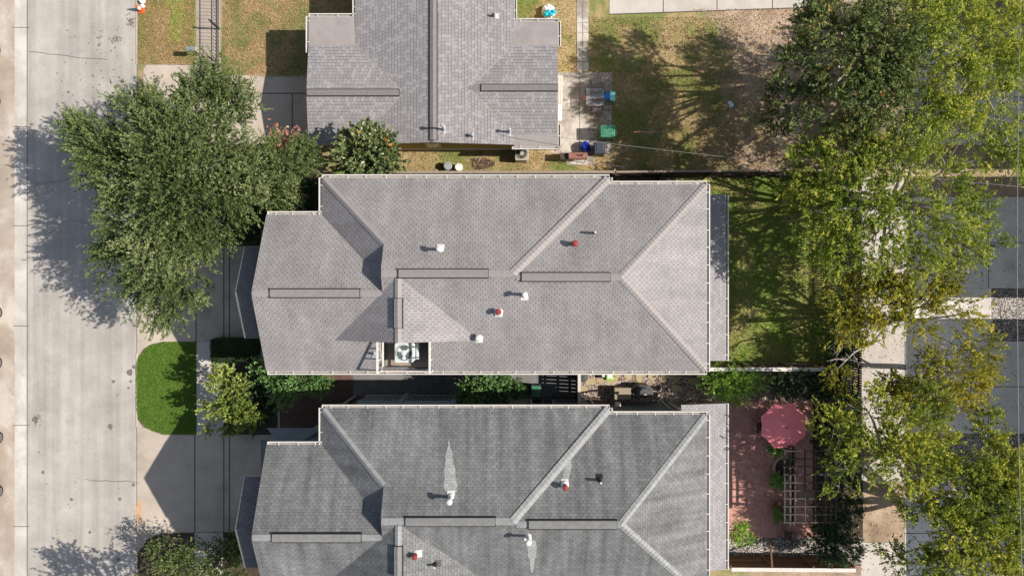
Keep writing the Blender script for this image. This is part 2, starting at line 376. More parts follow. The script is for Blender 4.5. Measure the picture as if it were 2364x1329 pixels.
# fine cracks
def crack(x, y, dx, dy, n=8, w=.9):
    for i in range(n):
        x2, y2 = x + dx + random.uniform(-2, 2), y + dy + random.uniform(-3, 3); ex.append((strip(x, y, x2, y2, w), 1)); x, y = x2, y2
crack(70, 120, 22, 2, 8, .8); crack(200, 1105, 14, 1, 8, .8); crack(80, 425, 20, -3, 8); crack(180, 510, 6, 3, 8); crack(250, 380, 8, 2, 7)
ground('road', [(64, -400), (316, -400), (316, 1800), (64, 1800)], .008, 'road', ex, ('stain', 'stainlight'))
ex = []
for y in (64, 293, 521, 752, 981, 1214): ex.append((strip(30, y, 68, y, 1.3), 1))
ground('road', [(34, -400), (64, -400), (64, 1800), (34, 1800)], .008, 'gutterband', [(strip(63, -400, 63, 1800, 1.6), 1)] + ex, ('joint',))
ground('road', [(-330, -400), (34, -400), (34, 1800), (-330, 1800)], .008, 'tanband', [])
# kerb strips
kb = MB()
for y0, y1 in ((-400, 150), (410, 545), (815, 985), (1250, 1800)):
    x0, yy0 = W(314.5, y0); x1, yy1 = W(317.5, y1); kb.box(x0, x1, yy1, yy0, 0, .045)
struct(kb.build('kerb', 'drive', bevel=.02))
# driveways
def jt(l, mi=1, w=2.2): return [(strip(*a, w), mi) for a in l]
ground('driveway', [(316, 545), (345, 565), (380, 568), (620, 568), (620, 788), (375, 788), (340, 803), (320, 830), (316, 840)], .012, 'drive',
       jt([(453, 568, 453, 788), (517, 568, 517, 788), (530, 568, 530, 788)]) + jt([(316, 545, 316, 840)], 1, 1), ('joint',))
ground('driveway', [(316, 965), (330, 985), (375, 1003), (640, 1003), (640, 1226), (375, 1228), (340, 1243), (318, 1280), (316, 1300)], .012, 'drive',
       jt([(450, 1003, 450, 1228), (517, 1003, 517, 1226), (530, 1003, 530, 1226)]) + jt([(316, 965, 316, 1300)], 1, 1) + [(blob(321, 1180, 10, 14, .3, .6, 2.6), 2)], ('joint', 'rust'))
ground('driveway', [(331, 160), (338, 150), (380, 150), (455, 152), (600, 177), (760, 177), (760, 330), (455, 335), (340, 335), (331, 320)], .012, 'drive',
       jt([(600, 216, 712, 216), (455, 150, 455, 335), (675, 216, 675, 330)]), ('joint',))
ground('sidewalk', [(453, -400), (510, -400), (510, 177), (453, 177)], .0165, 'pathtan', jt([(453, y, 510, y) for y in (-60, 0, 67, 130)], 1, 1.2), ('joint',))
ground('sidewalk', rect(453, 788.5, 517, 1002.5), .0165, 'walk', jt([(453, y, 517, y) for y in (858, 930)], 1, 1.6) + jt([(453, 788, 453, 1003)], 1, 2), ('joint',))
ground('sidewalk', rect(453, 335.5, 510, 567.5), .0165, 'walk', jt([(453, y, 510, y) for y in (400, 460, 520)], 1, 1.6), ('joint',))
ground('sidewalk', rect(450, 1228.5, 515, 1800), .0165, 'walk', jt([(450, y, 515, y) for y in (1290,)], 1, 1.6), ('joint',))
# front lawns
def _c(cx, cy, rx, ry, a0, a1, n=9): return [(cx + rx * math.cos(R(a0 + (a1 - a0) * i / n)), cy + ry * math.sin(R(a0 + (a1 - a0) * i / n))) for i in range(n + 1)]
lawn1 = [(x + random.uniform(-.7, .7), y + random.uniform(-.7, .7)) for x, y in _c(374, 850, 59, 60, 180, 270) + [(400, 789), (426, 789.5), (452, 789.5), (452, 850), (452, 930), (452, 1001), (420, 1001)] + _c(385, 935, 70, 66, 90, 180)]
ground('lawn', lawn1, .020, 'lawn')
ground('lawn', [(318, -400), (453, -400), (453, 150), (338, 149), (330, 160), (330, 330), (340, 335), (453, 335), (453, 567), (380, 567), (345, 563), (318, 540)], .020, 'deadgrass')
ground('lawn', rect(427, -300, 452.5, 128), .026, 'yard')  # separate grass strip; paints in the shade lying on the verge
ground('grass_patch', [(376, -60), (424, -60), (424, 60), (415, 100), (395, 95), (388, 60), (397, 30), (380, 10)], .026, 'lawn2')
ground('lawn', [(510, -400), (840, -400), (840, 177), (620, 177), (510, 172)], .020, 'deadgrass')
ground('planting_bed', [(318, 1275), (345, 1240), (380, 1231), (449, 1230), (449, 1800), (318, 1800)], .018, 'soil')
ground('planting_bed', [(515, 1228), (620, 1228), (620, 1800), (515, 1800)], .018, 'soil')
ground('planting_bed', [(518, 789), (640, 789), (640, 1002), (518, 1002)], .018, 'soil')
ground('planting_bed', [(511, 336), (760, 331), (760, 567), (511, 567)], .018, 'soil')
ground('path', [(640, 850), (816, 850), (816, 990), (640, 1000)], .020, 'brickpath', jt([(644, 850, 644, 1000)], 1, 4), ('walk',))
ground('side_path', [(816, 800), (1330, 800), (1330, 915), (816, 915)], .018, 'shadepaving')
ground('gravel_bed', [(1330, 790), (1990, 790), (1990, 925), (1330, 925)], .016, 'gravel')
# house 0 yard
ground('yard', [(1150, -400), (2000, -400), (2000, 400), (1415, 400), (1290, 375), (1150, 300)], .012, 'yard')
ground('yard_ground', [(700, 330), (1300, 345), (1440, 395), (1440, 412), (700, 412)], .020, 'yard')
ground('yard_ground', blob(1110, 378, 22, 16, .3, 1.3, .7), .0245, 'soil')
ground('patio', rect(1270, 168, 1413, 355), .022, 'patio', jt([(1338, 168, 1338, 355), (1270, 255, 1413, 255)], 1, 1), ('joint',))
ground('patio', rect(1308, 355.5, 1372, 380), .022, 'patio', jt([(1332, 356, 1332, 380)], 1, 1), ('joint',))
pv = MB()
yy = -14
while yy < 166:
    h_ = 22.5
    for xx, wx in ((1332, 12.6), (1345.4, 12.6)):
        o_ = random.uniform(-.6, .6); p = pxpoly(rect(xx + o_, yy + .6, xx + wx + o_, yy + h_ - .6)); pv.prism(p, .0, .035 + random.random() * .01)
    yy += h_
struct(pv.build('paver_path', 'patio'))
ground('concrete_slab', [(1407, -300), (1900, -300), (1900, 18), (1407, 35)], .03, 'walk', jt([(1531, -300, 1531, 31), (1655, -300, 1655, 27), (1783, -300, 1783, 22)], 1, 1.8) + [(strip(1407, 34, 1900, 17, 2), 1)], ('joint',))
# house 1 back lawn and house 2 back patio
ground('lawn', [(1560, 400), (1950, 400), (1950, 838), (1560, 838)], .020, 'lawn2')
ground('brick_patio', [(1640, 925), (1876, 925), (1876, 1240), (1640, 1240)], .022, 'brickpatio')
ground('gravel_bed', [(1640, 1240), (1990, 1240), (1990, 1300), (1640, 1300)], .018, 'whitegravel')
ground('planting_bed', [(1877, 925), (1990, 925), (1990, 1240), (1877, 1240)], .018, 'soil')
ground('lawn', [(1640, 1305), (1990, 1305), (1990, 1800), (1640, 1800)], .018, 'yard')
# alley side
ground('sidewalk', rect(1988, 410, 2087, 1110), .020, 'walk', jt([(1988, y, 2087, y) for y in (470, 620, 850, 900, 1010)], 1, 1) + jt([(2040, 850, 2040, 1010)], 1, .8), ('joint',))
ground('driveway', [(2088, 455), (2364 + 300, 455), (2364 + 300, 665), (2088, 665)], .020, 'greyconc', jt([(2281, 455, 2281, 665), (2088, 560, 2664, 560)], 1, 1.6), ('joint',))
ground('driveway', [(2088, 788), (2664, 788), (2664, 1000), (2088, 1000)], .020, 'greyconc', jt([(2281, 788, 2281, 1000), (2088, 892, 2664, 892), (2090, 788, 2090, 1000)], 1, 1.6), ('joint',))
ground('driveway', [(2088, 665.5), (2288, 665.5), (2288, 787.5), (2088, 787.5)], .020, 'greyconc', [(rect(2120, 688, 2287, 739), 2)], ('joint', 'whitegravel2'))
ground('gravel_bed', rect(2288.5, 665.5, 2664, 787.5), .018, 'whitegravel')
ground('driveway', [(2100, 60), (2664, 60), (2664, 335), (2100, 335)], .020, 'greyconc', jt([(2281, 60, 2281, 335), (2100, 225, 2664, 225)], 1, 1.6), ('joint',))
ground('yard_ground', rect(2088, 335.5, 2664, 454.5), .016, 'dirt')
ground('driveway', [(2088, 1120), (2664, 1120), (2664, 1500), (2088, 1500)], .020, 'greyconc', jt([(2281, 1120, 2281, 1500), (2088, 1230, 2664, 1230)], 1, 1.6), ('joint',))
ground('yard_ground', rect(2088, 1001, 2664, 1119), .016, 'whitegravel')
ground('yard_ground', rect(1992, 1111, 2087, 1250), .016, 'dirt')
ground('sidewalk', rect(1988, 1251, 2087, 1800), .020, 'walk')
ground('yard_ground', rect(2000, -300, 2087, 409), .016, 'dirt')  # dirt sheet replacing the sidewalk; darker colour paints in the tree shade
# flagstones
fs = MB()
for x, y, a, b in ((1345, 896, 12, 8), (1363, 880, 13, 9), (1386, 876, 11, 8), (1412, 876, 14, 10), (1424, 858, 9, 12), (1450, 866, 11, 9), (1475, 870, 9, 13), (1506, 865, 10, 16), (1530, 872, 11, 9), (1556, 872, 12, 9), (1560, 895, 13, 9), (1545, 860, 9, 6), (1600, 880, 14, 9), (1640, 905, 12, 9), (1440, 905, 11, 8)):
    fs.prism(pxpoly(blob(x, y, 1, 9, .25, a, b)), .0, .05)
tag(fs.build('flagstone_path', 'flag', bevel=.01), 'tan irregular flagstones laid as stepping path in side gravel', 'stepping stones')

# ---------------------------------------------------------------- roofs
def roof_shell(mb, polys, thick=.16, mi=0):
    """polys: lists of (x,y,z); returns via mb, with uv list"""
    bm = bmesh.new()
    for p in polys:
        vs = [bm.verts.new(q) for q in p]; bm.faces.new(vs)
    bmesh.ops.remove_doubles(bm, verts=bm.verts, dist=.004)
    bm.normal_update()
    for f in bm.faces:
        if f.normal.z < 0: f.normal_flip()
    return bm
def build_roof(name, polys, mats, parent, thick=.16, edge='white'):
    off = parent_loc(parent)
    bm = roof_shell(None, polys)
    uvl = bm.loops.layers.uv.new('UVMap')
    bm.normal_update(); tops = list(bm.faces)
    for f in tops:
        n = f.normal.copy(); u = Vector((0, 0, 1)).cross(n)
        if u.length < .02: u = Vector((1, 0, 0))
        u.normalize()
        if abs(u.x) > abs(u.y): u = Vector((1 if u.x > 0 else -1, 0, 0)) if abs(u.y) < .1 else u
        v = n.cross(u)
        for l in f.loops: l[uvl].uv = (l.vert.co.dot(u), l.vert.co.dot(v))
    be = [e for e in bm.edges if len(e.link_faces) == 1]
    new = {}
    def low(v):
        if v not in new: new[v] = bm.verts.new(v.co - Vector((0, 0, thick)))
        return new[v]
    for e in be:
        a, b = e.verts
        f = bm.faces.new((a, b, low(b), low(a))); f.material_index = 1
    for f in tops:
        q = bm.faces.new([low(v) for v in reversed(f.verts)]); q.material_index = 1
    bmesh.ops.recalc_face_normals(bm, faces=bm.faces)
    me = bpy.data.meshes.new(name); bmesh.ops.translate(bm, verts=bm.verts, vec=-off); bm.to_mesh(me); bm.free()
    for m in mats: me.materials.append(M[m])
    me.materials.append(M[edge]) if len(mats) < 2 else None
    o = bpy.data.objects.new(name, me); COL.objects.link(o); o.parent = parent; return o

def gutter(name, a, b, z, out, parent, step=.85, width=.13):
    """a,b xy ends at roof edge, out unit vector outward"""
    a, b, out = Vector((*a, 0)), Vector((*b, 0)), Vector((*out, 0)); d = (b - a).normalized(); L = (b - a).length
    mb = MB()
    c = lambda t, o, h: a + d * t + out * o + Vector((0, 0, h))
    mb.bar(c(0, width * .5 + .004, z - .13), c(L, width * .5 + .004, z - .13), width, .015, 1)
    mb.bar(c(0, width - .008, z - .06), c(L, width - .008, z - .06), .05, .13, 0)
    mb.bar(c(0, .012, z - .085), c(L, .012, z - .085), .02, .08, 0)
    mb.bar(c(.012, .004, z - .068), c(.012, width, z - .068), .024, .125, 0); mb.bar(c(L - .012, .004, z - .068), c(L - .012, width, z - .068), .024, .125, 0)
    t = random.uniform(.3, .6)
    while t < L - .1:
        mb.bar(c(t, -.05, z + .012), c(t, width, z + .006), .035, .012, 0); t += step * random.uniform(.9, 1.15)
    return mb.build(name, ['white', 'gutin'], parent)

def capstrip(mb, a, b, wd=.26, ht=.016, mi=0, n=None, zo=.012):
    a, b = Vector(a), Vector(b); L = (b - a).length; n = n or max(1, int(L / .2)); d = (b - a) / n
    side = d.cross(Vector((0, 0, 1))).normalized() * wd / 2
    for i in range(n):
        p, q = a + d * i, a + d * (i + 1) + d * .12; lo, hi = zo, zo + ht
        # slight overlap step per shingle, folded over the ridge
        vs = [p - side + Vector((0, 0, lo - .05)), p + Vector((0, 0, lo + .01)), p + side + Vector((0, 0, lo - .05)),
              q - side + Vector((0, 0, hi - .05)), q + Vector((0, 0, hi + .01)), q + side + Vector((0, 0, hi - .05))]
        vs += [v - Vector((0, 0, .07)) for v in vs]
        mb.add(vs, [(0, 1, 4, 3), (1, 2, 5, 4), (0, 3, 9, 6), (2, 8, 11, 5), (3, 4, 10, 9), (4, 5, 11, 10), (0, 6, 7, 1), (1, 7, 8, 2)], mi)

def capstrip2(cp, a, b, wd=.26):
    c = MB(); capstrip(c, a, b, wd); c.build('ridge_cap', cp[0], cp[1])

def ridge_vent(a, b, parent, mats, wd=.34):
    mb = MB(); a, b = Vector(a), Vector(b); d = (b - a).normalized(); s = d.cross(Vector((0, 0, 1))).normalized()
    up = Vector((0, 0, 1))
    for k, (w_, z0, z1, mi) in enumerate(((wd + .09, -.12, .05, 1), (wd, .045, .075, 0))):
        e = .0 if k == 0 else .0
        vs = []
        for p in (a - d * (.02 if k == 0 else 0), b + d * (.02 if k == 0 else 0)):
            vs += [p - s * w_ / 2 + up * z0, p + s * w_ / 2 + up * z0, p + s * w_ / 2 + up * (z1 - .03), p + up * (z1 + .03), p - s * w_ / 2 + up * (z1 - .03)]
        mb.add(vs, [(0, 1, 2, 3, 4), (9, 8, 7, 6, 5), (0, 5, 6, 1), (1, 6, 7, 2), (2, 7, 8, 3), (3, 8, 9, 4), (4, 9, 5, 0)], mi)
    return mb.build('ridge_vent', mats, parent)

def vent_pipe(x, y, z, parent, r=.06, h=.5, capr=.12, mats=('pvc', 'pvc'), slope=(0, 1), fl=True, plate=(.34, .2), curve=None):
    """flashing lies on the slope; slope = downhill direction, (0,1) north"""
    mb = MB()
    if curve: mb.tube([(x, y, z - .1), (x, y, z + h * .7), (x + curve[0] * .4, y + curve[1] * .4, z + h), (x + curve[0], y + curve[1], z + h)], [r] * 4, 12)
    else: mb.tube([(x, y, z - .12), (x, y, z + h)], r, 12)
    if capr > 0:
        cx, cy = (x + (curve[0] if curve else 0), y + (curve[1] if curve else 0))
        mb.lathe((cx, cy, z + h), [(capr * .8, -.05), (capr, -.04), (capr, .03), (capr * .75, .07), (.01, .085)], 16)
    else: mb.lathe((x, y, z + h + .002), [(r * .9, 0), (r * .6, .012), (.004, .012)], 12, 1)
    o = mb.build('vent_pipe', [mats[0], mats[1]], parent, smooth=False)
    if fl:
        f = MB(); pa, pb = plate; sx, sy = slope; p = .5
        c0 = Vector((x, y, z)); dn = Vector((sx, sy, -p)).normalized(); al = Vector((-sy, sx, 0)); nn = dn.cross(al); nn = nn if nn.z > 0 else -nn
        ctr = c0 + dn * .16 + nn * .012
        vs = [ctr + al * pa / 2 * i + dn * pb / 2 * j + nn * k for k in (0, .006) for i, j in ((-1, -1), (1, -1), (1, 1), (-1, 1))]
        f.add(vs, [(3, 2, 1, 0), (4, 5, 6, 7), (0, 1, 5, 4), (1, 2, 6, 5), (2, 3, 7, 6), (3, 0, 4, 7)])
        f.lathe((x, y, z), [(r * 2.2, -.08), (r * 2.0, .03), (r * 1.15, .1)], 12)
        fo = f.build('flashing', mats[0] if mats[0] != 'red' else 'pvc', o)
    return o

P_ = .51
def two_storey(dy, rmat, capm, ventm, label, first, lowshade):
    T = thing('house', label, 'house', (0, dy, 0))
    O = lambda x, y, z: (x, y + dy, z)
    zN = lambda x, y: 6 + P_ * (5.09 - y)
    zW = lambda x, y: 6 + P_ * (x + 8.78)
    zC = lambda x, y: 6 + P_ * (3.39 - y)
    zS = lambda x, y: 6 + P_ * (y + 3.85)
    zAE = lambda x, y: 6 + P_ * (4.5 - x)
    zBN = lambda x, y: 6 + P_ * (4.79 - y)
    zBE = lambda x, y: 6 + P_ * (9.0 - x)
    def poly(fn, pts): return [O(x, y, fn(x, y)) for x, y in pts]
    P = [poly(zN, [(-8.78, 5.09), (-5.63, 1.94), (-5.63, .62), (.03, .62), (4.5, 5.09)]),
         poly(zW, [(-8.78, 5.09), (-8.78, 3.39), (-5.63, .24), (-5.63, 1.94)]),
         poly(zC, [(-11.34, 3.39), (-8.78, 3.39), (-5.63, .24), (-5.63, -.23), (-11.34, -.23)]),
         poly(zAE, [(4.5, 5.09), (.03, .62), (.18, .47), (4.5, 4.79)]),
         poly(zBN, [(4.5, 4.79), (9, 4.79), (4.68, .47), (.18, .47)]),
         poly(zBE, [(9, 4.79), (9, -3.85), (4.68, .47)])]
    hx0, hx1, hy0, hy1 = -5.98, -3.72, -3.74, -2.33
    if first:
        P += [poly(zS, [(-11.34, -3.85), (hx0, -3.85), (hx0, hy0), (hx0, hy1), (hx0, -.23), (-11.34, -.23)]),
              poly(zS, [(hx0, hy1), (hx1, hy1), (hx1, .62), (-5.63, .62), (-5.63, -.23), (hx0, -.23)]),
              poly(zS, [(hx0, -3.85), (hx1, -3.85), (hx1, hy0), (hx0, hy0)]),
              poly(zS, [(hx1, -3.85), (9, -3.85), (4.68, .47), (.18, .47), (.03, .62), (hx1, .62), (hx1, hy1), (hx1, hy0)])]
    else:
        P += [poly(zS, [(-11.34, -3.85), (9, -3.85), (4.68, .47), (.18, .47), (.03, .62), (-5.63, .62), (-5.63, -.23), (-11.34, -.23)])]
    roof = build_roof('roof', P, [rmat, 'sidinglight'], T)
    zA, zB, zCr = 6 + P_ * 4.47, 6 + P_ * 4.32, 6 + P_ * 3.62
    # dormer over the south slope
    zr = 8.22; xl, xr, xm, yf = -7.97, -1.44, -4.89, -2.36
    zf = zS(0, yf); yt = (zr - 6) / P_ - 3.85
    dp = [[O(xl, yf, zf + .004), O(xm, yf, zr), O(xm, yt, zr + .004)], [O(xm, yf, zr), O(xr, yf, zf + .004), O(xm, yt, zr + .004)]]
    build_roof('dormer_roof', dp, [rmat, 'sidinglight'], T, thick=.05)
    gw = MB(); gw.add([O(xl + .5, yf + .1, zf - .3), O(xr - .5, yf + .1, zf - .3), O(xr - .5, yf + .1, zf + .15), O(xm, yf + .1, zr - .08), O(xl + .5, yf + .1, zf + .15)], [(0, 1, 2, 3, 4)])
    gw.build('dormer_wall', 'siding', T)
    # gable end wall between the upper and the front roof
    gg = MB(); pts = [(1.94, zN(0, 1.94)), (.62, zA), (-.23, zCr), (.24, zC(0, .24))]
    gg.add([O(-5.63 - .02 * k, y, z - .02) for k in (0, 1) for y, z in pts], [(0, 1, 2, 3), (7, 6, 5, 4), (0, 4, 5, 1), (1, 5, 6, 2), (2, 6, 7, 3), (3, 7, 4, 0)])
    gg.build('gable_wall', 'siding', T)
    # ridge and hip caps
    CP = (capm, T)
    capstrip2(CP, O(4.46, 5.05, 6.05), O(.05, .64, zA), .36)
    capstrip2(CP, O(8.95, 4.74, 6.03), O(4.68, .47, zB), .3)
    capstrip2(CP, O(8.95, -3.8, 6.03), O(4.68, .47, zB), .3)
    capstrip2(CP, O(-8.72, 5.03, 6.03), O(-5.66, 1.97, zN(0, 1.97)), .3)
    capstrip2(CP, O(-5.6, .62, zA), O(.05, .62, zA), .3); capstrip2(CP, O(.18, .47, zB), O(4.68, .47, zB), .28)
    capstrip2(CP, O(-11.3, -.23, zCr), O(-5.66, -.23, zCr), .28)
    capstrip2(CP, O(xm, yf, zr), O(xm, yt - .1, zr), .28)
    sh = 0 if first else .3
    for a, b in (((-4.85 + sh, .62, zA), (-1.02 + sh, .62, zA)), ((.42 + sh, .47, zB), (4.2 + sh, .47, zB)), ((-10.5 + sh * .3, -.23, zCr), (-6.62 + sh * .2, -.23, zCr)), ((xm, -1.72, zr), (xm, -.45, zr))):
        ridge_vent(O(*a), O(*b), T, ventm)
    # small front gable
    zd = lambda x, y: 5.85 + .52 * (1.9 - y); zd2 = lambda x, y: 5.85 + .52 * (y + 2.33)
    build_roof('front_gable_roof', [poly(zd, [(-12.42, 1.9), (-11.1, 1.9), (-11.1, -.215), (-12.42, -.215)]), poly(zd2, [(-12.42, -.215), (-11.1, -.215), (-11.1, -2.33), (-12.42, -2.33)])], ['pentshade', 'white'], T, .14)
    # walls
    wl = MB(); wmi = 0
    wl.prism([O(x, y, 0)[:2] for x, y in ((-8.3, 4.59), (4.0, 4.59), (4.0, 4.3), (8.5, 4.3), (8.5, -3.4), (-10.9, -3.4), (-10.9, 2.75), (-8.3, 2.75))], 0, 5.0)
    wl.box(-12.1, -10.91, dy - 2.0, dy + 1.6, 2.9, 5.0)
    wl.build('wall', 'siding', T)
    w2 = MB()   # upper band below the eaves, kept clear of the deck opening
    if first:
        w2.prism([O(x, y, 0)[:2] for x, y in ((-8.3, 4.59), (4.0, 4.59), (4.0, 4.3), (8.5, 4.3), (8.5, -3.4), (-3.62, -3.4), (-3.62, -2.2), (-6.08, -2.2), (-6.08, -3.4), (-10.9, -3.4), (-10.9, 2.75), (-8.3, 2.75))], 5.0, 5.84)
    else:
        w2.prism([O(x, y, 0)[:2] for x, y in ((-8.3, 4.59), (4.0, 4.59), (4.0, 4.3), (8.5, 4.3), (8.5, -3.4), (-10.9, -3.4), (-10.9, 2.75), (-8.3, 2.75))], 5.0, 5.84)
    w2.box(-12.1, -10.91, dy - 2.0, dy + 1.6, 5.0, 5.7)
    w2.build('upper_wall', 'siding', T)
    gb = MB(); gb.add([O(-12.1, -2.0, 5.7), O(-12.1, 1.6, 5.7), O(-12.1, -.2, 6.75)], [(0, 1, 2)]); gb.add([O(-10.9, -3.4, 5.84), O(-10.9, 2.75, 5.84), O(-10.9, -.23, 7.5)], [(0, 1, 2)])
    gb.build('gable_panel', 'siding', T)
    # garage pent roof and door
    build_roof('garage_roof', [[O(-12.75, 2.95, 2.85), O(-10.9, 2.95, 3.35), O(-10.9, -3.5, 3.35), O(-12.75, -3.5, 2.85)]], ['pentshade', 'white'], T, .12)
    gdw = MB(); gdw.box(-12.2, -10.91, dy - 3.4, dy + 2.55, 0, 2.75); gdw.build('garage_wall', 'siding', T)
    gd = MB()
    for i in range(4): gd.box(-12.26, -12.2, dy - 2.7, dy + 1.9, .04 + i * .56, .04 + i * .56 + .53)
    gd.build('garage_door', 'beige', T, bevel=.02)
    pt = MB(); pt.bar(O(-10.9, 2.7, 3.1), O(-8.4, 4.4, 3.6), .12, .16); pt.add([O(-12.4, 3.55, 3.0), O(-10.1, 3.55, 3.0), O(-8.6, 4.5, 3.5), O(-8.6, 2.8, 3.6), O(-11.7, 2.8, 3.2)], [(0, 1, 2, 3, 4)])
    pt.build('porch_canopy', 'siding', T)
    # windows on the north and south walls
    for y, sg in ((4.59, 1), (-3.4, -1)):
        for x in (-6.4, -2.6, 1.6):
            for z0 in (.9, 3.7):
                f = MB(); Y = dy + y
                f.box(x - .62, x + .62, Y, Y + sg * .05, z0 - .07, z0 + 1.4)
                fo = f.build('window', 'white', T)
                p = MB(); p.box(x - .53, x - .02, Y + sg * .05, Y + sg * .056, z0, z0 + 1.32); p.box(x + .02, x + .53, Y + sg * .05, Y + sg * .056, z0, z0 + 1.32); p.build('pane', 'windowglass', fo)
    # rear porch roof
    ys = 4.73 if first else 4.75
    rp = [[O(8.5, ys, 3.25), O(10.88, ys, 2.8), O(10.88, -3.69, 2.8), O(8.5, -3.69, 3.25)]]
    build_roof('porch_roof', rp, ['pent', 'white'], T, .14)
    gutter('gutter', O(10.88, -3.69, 0)[:2], O(10.88, ys, 0)[:2], 2.8, (1, 0), T, .95)
    for y in (-3.3, .5, 4.4):
        q = MB(); q.box(10.5, 10.66, dy + y - .08, dy + y + .08, 0, 2.68); q.build('porch_post', 'white', T)
    if first:
        q = MB(); q.lathe(O(11.06, .05, 2.35), [(.05, -.3), (.08, -.28), (.12, 0), (.05, .2), (.02, .3)], 10); q.lathe(O(11.06, .95, 2.35), [(.05, -.2), (.08, 0), (.02, .2)], 10); q.bar(O(11.03, -.1, 2.5), O(11.03, 1.1, 2.5), .12, .12); q.build('porch_bracket', 'white', T)
    # gutters
    for a, b, o_ in (((-8.78, 5.09), (4.5, 5.09), (0, 1)), ((-8.78, 3.39), (-8.78, 5.09), (-1, 0)), ((-11.3, 3.39), (-8.78, 3.39), (0, 1)), ((4.5, 4.79), (9.0, 4.79), (0, 1)),
                     ((4.5, 4.9), (4.5, 5.09), (1, 0)), ((9.0, -3.85), (9.0, 4.79), (1, 0)), ((-11.3, -3.85), (9.0, -3.85), (0, -1))):
        gutter('gutter', O(*a, 0)[:2], O(*b, 0)[:2], 6.0, o_, T)
    for x, y, s in ((-8.6, 4.7, 1), (4.15, 4.7, 1), (8.6, 4.35, 1), (8.6, -3.5, -1)):
        d_ = MB(); d_.box(x - .04, x + .04, dy + y - .03, dy + y + .05, .1, 5.8); d_.build('downspout', 'white', T)
    return T, O, zN, zS, zBN, zC, zf

H1, O1, zN, zS, zBN, zC, zf = two_storey(0, 'roof1', 'cap1', ['vent1', 'black'], 'two-storey grey house in the middle with clean warm grey shingles and roof-deck air conditioner', True, False)
H2, O2, *_ = two_storey(-10.62, 'roof2', 'cap2', ['vent2', 'black'], 'two-storey grey house at the bottom with dark streaked stained shingles', False, True)
def rz(fn, px, py, dy=0):
    """roof point under a pixel (iterate height)"""
    z = 7.0
    for _ in range(20):
        x, y = W(px, py, z); z = fn(x, y - dy)
    return x, y, z
def vp(fn, px, py, dy, par, **k):
    x, y, z = rz(fn, px, py, dy); return vent_pipe(x, y, z, par, **k)
vp(zN, 1017, 576, 0, H1, h=.62, r=.07, capr=.13)
vp(zS, 1211, 680, 0, H1, h=.68, r=.07, capr=.13, slope=(0, -1))
vp(zBN, 1326, 563, 0, H1, h=.38, r=.1, capr=.14, mats=('red', 'red'), fl=False)
vp(zBN, 1371, 538, 0, H1, h=.5, r=.055, capr=0, mats=('blackmetal', 'pvc'), fl=False)
vp(zS, 1151, 719, 0, H1, h=.34, r=.1, capr=.14, mats=('red', 'red'), slope=(0, -1))
vp(zS, 1106, 779, 0, H1, h=.33, r=.09, capr=.16, slope=(0, -1))
vp(zS, 863, 815, 0, H1, h=.22, r=.05, capr=0, mats=('galv', 'black'), fl=True, slope=(0, -1), plate=(.2, .2))
dy2 = -10.62
vp(zN, 1041, 1146, dy2, H2, h=.75, r=.07, capr=.13)
vp(zBN, 1304, 1119, dy2, H2, h=.4, r=.09, capr=.12, mats=('red', 'red'))
vp(zBN, 1384, 1107, dy2, H2, h=.5, r=.055, capr=0, mats=('blackmetal', 'pvc'), fl=True, plate=(.3, .2))
vp(zS, 1219, 1236, dy2, H2, h=.8, r=.07, capr=.13, slope=(0, -1))
dR = lambda x, y: 8.22 - .42 * (x + 4.89)
vp(dR, 960, 1278, dy2, H2, h=.35, r=.09, capr=.12, mats=('red', 'red'), slope=(1, 0), plate=(.3, .4))
vp(dR, 1004, 1301, dy2, H2, h=.4, r=.055, capr=0, mats=('blackmetal', 'pvc'), slope=(1, 0), plate=(.3, .25))
vp(zBN, 1295, 1215, dy2, H2, h=.1, r=.03, capr=0, mats=('blackmetal', 'pvc'), fl=False) if False else None
# washed-clean streaks below the flashings of the stained roof
def streak(fn, pts, dy):
    bm = [rz(fn, px, py, dy) for px, py in pts]
    me = bpy.data.meshes.new('washed_streak'); off = parent_loc(H2)
    me.from_pydata([(x - off[0], y - off[1], z + .004) for x, y, z in bm], [], [tuple(range(len(bm)))])
    uv = me.uv_layers.new(name='UVMap')
    for i, l in enumerate(me.loops): v = me.vertices[l.vertex_index].co; uv.data[i].uv = (v.x, abs(v.y) * 1.12)
    me.materials.append(M['cleanstreak'])
    if me.polygons[0].normal.z < 0: me.flip_normals()
    o = bpy.data.objects.new('washed_streak', me); COL.objects.link(o); o.parent = H2
streak(zN, [(1036, 1012), (1040, 1034), (1044, 1040), (1046, 1066), (1051, 1080), (1052, 1104), (1056, 1118), (1054, 1134), (1029, 1134), (1024, 1122), (1027, 1100), (1025, 1090), (1029, 1062), (1028, 1050), (1033, 1036)], dy2)
streak(zS, [(1212, 1246), (1236, 1246), (1239, 1262), (1237, 1284), (1234, 1290), (1232, 1314), (1228, 1322), (1224, 1312), (1224, 1294), (1219, 1284), (1219, 1268), (1214, 1258)], dy2)
streak(zBN, [(1317, 1060), (1320, 1075), (1312, 1110), (1298, 1110), (1302, 1080)], dy2)

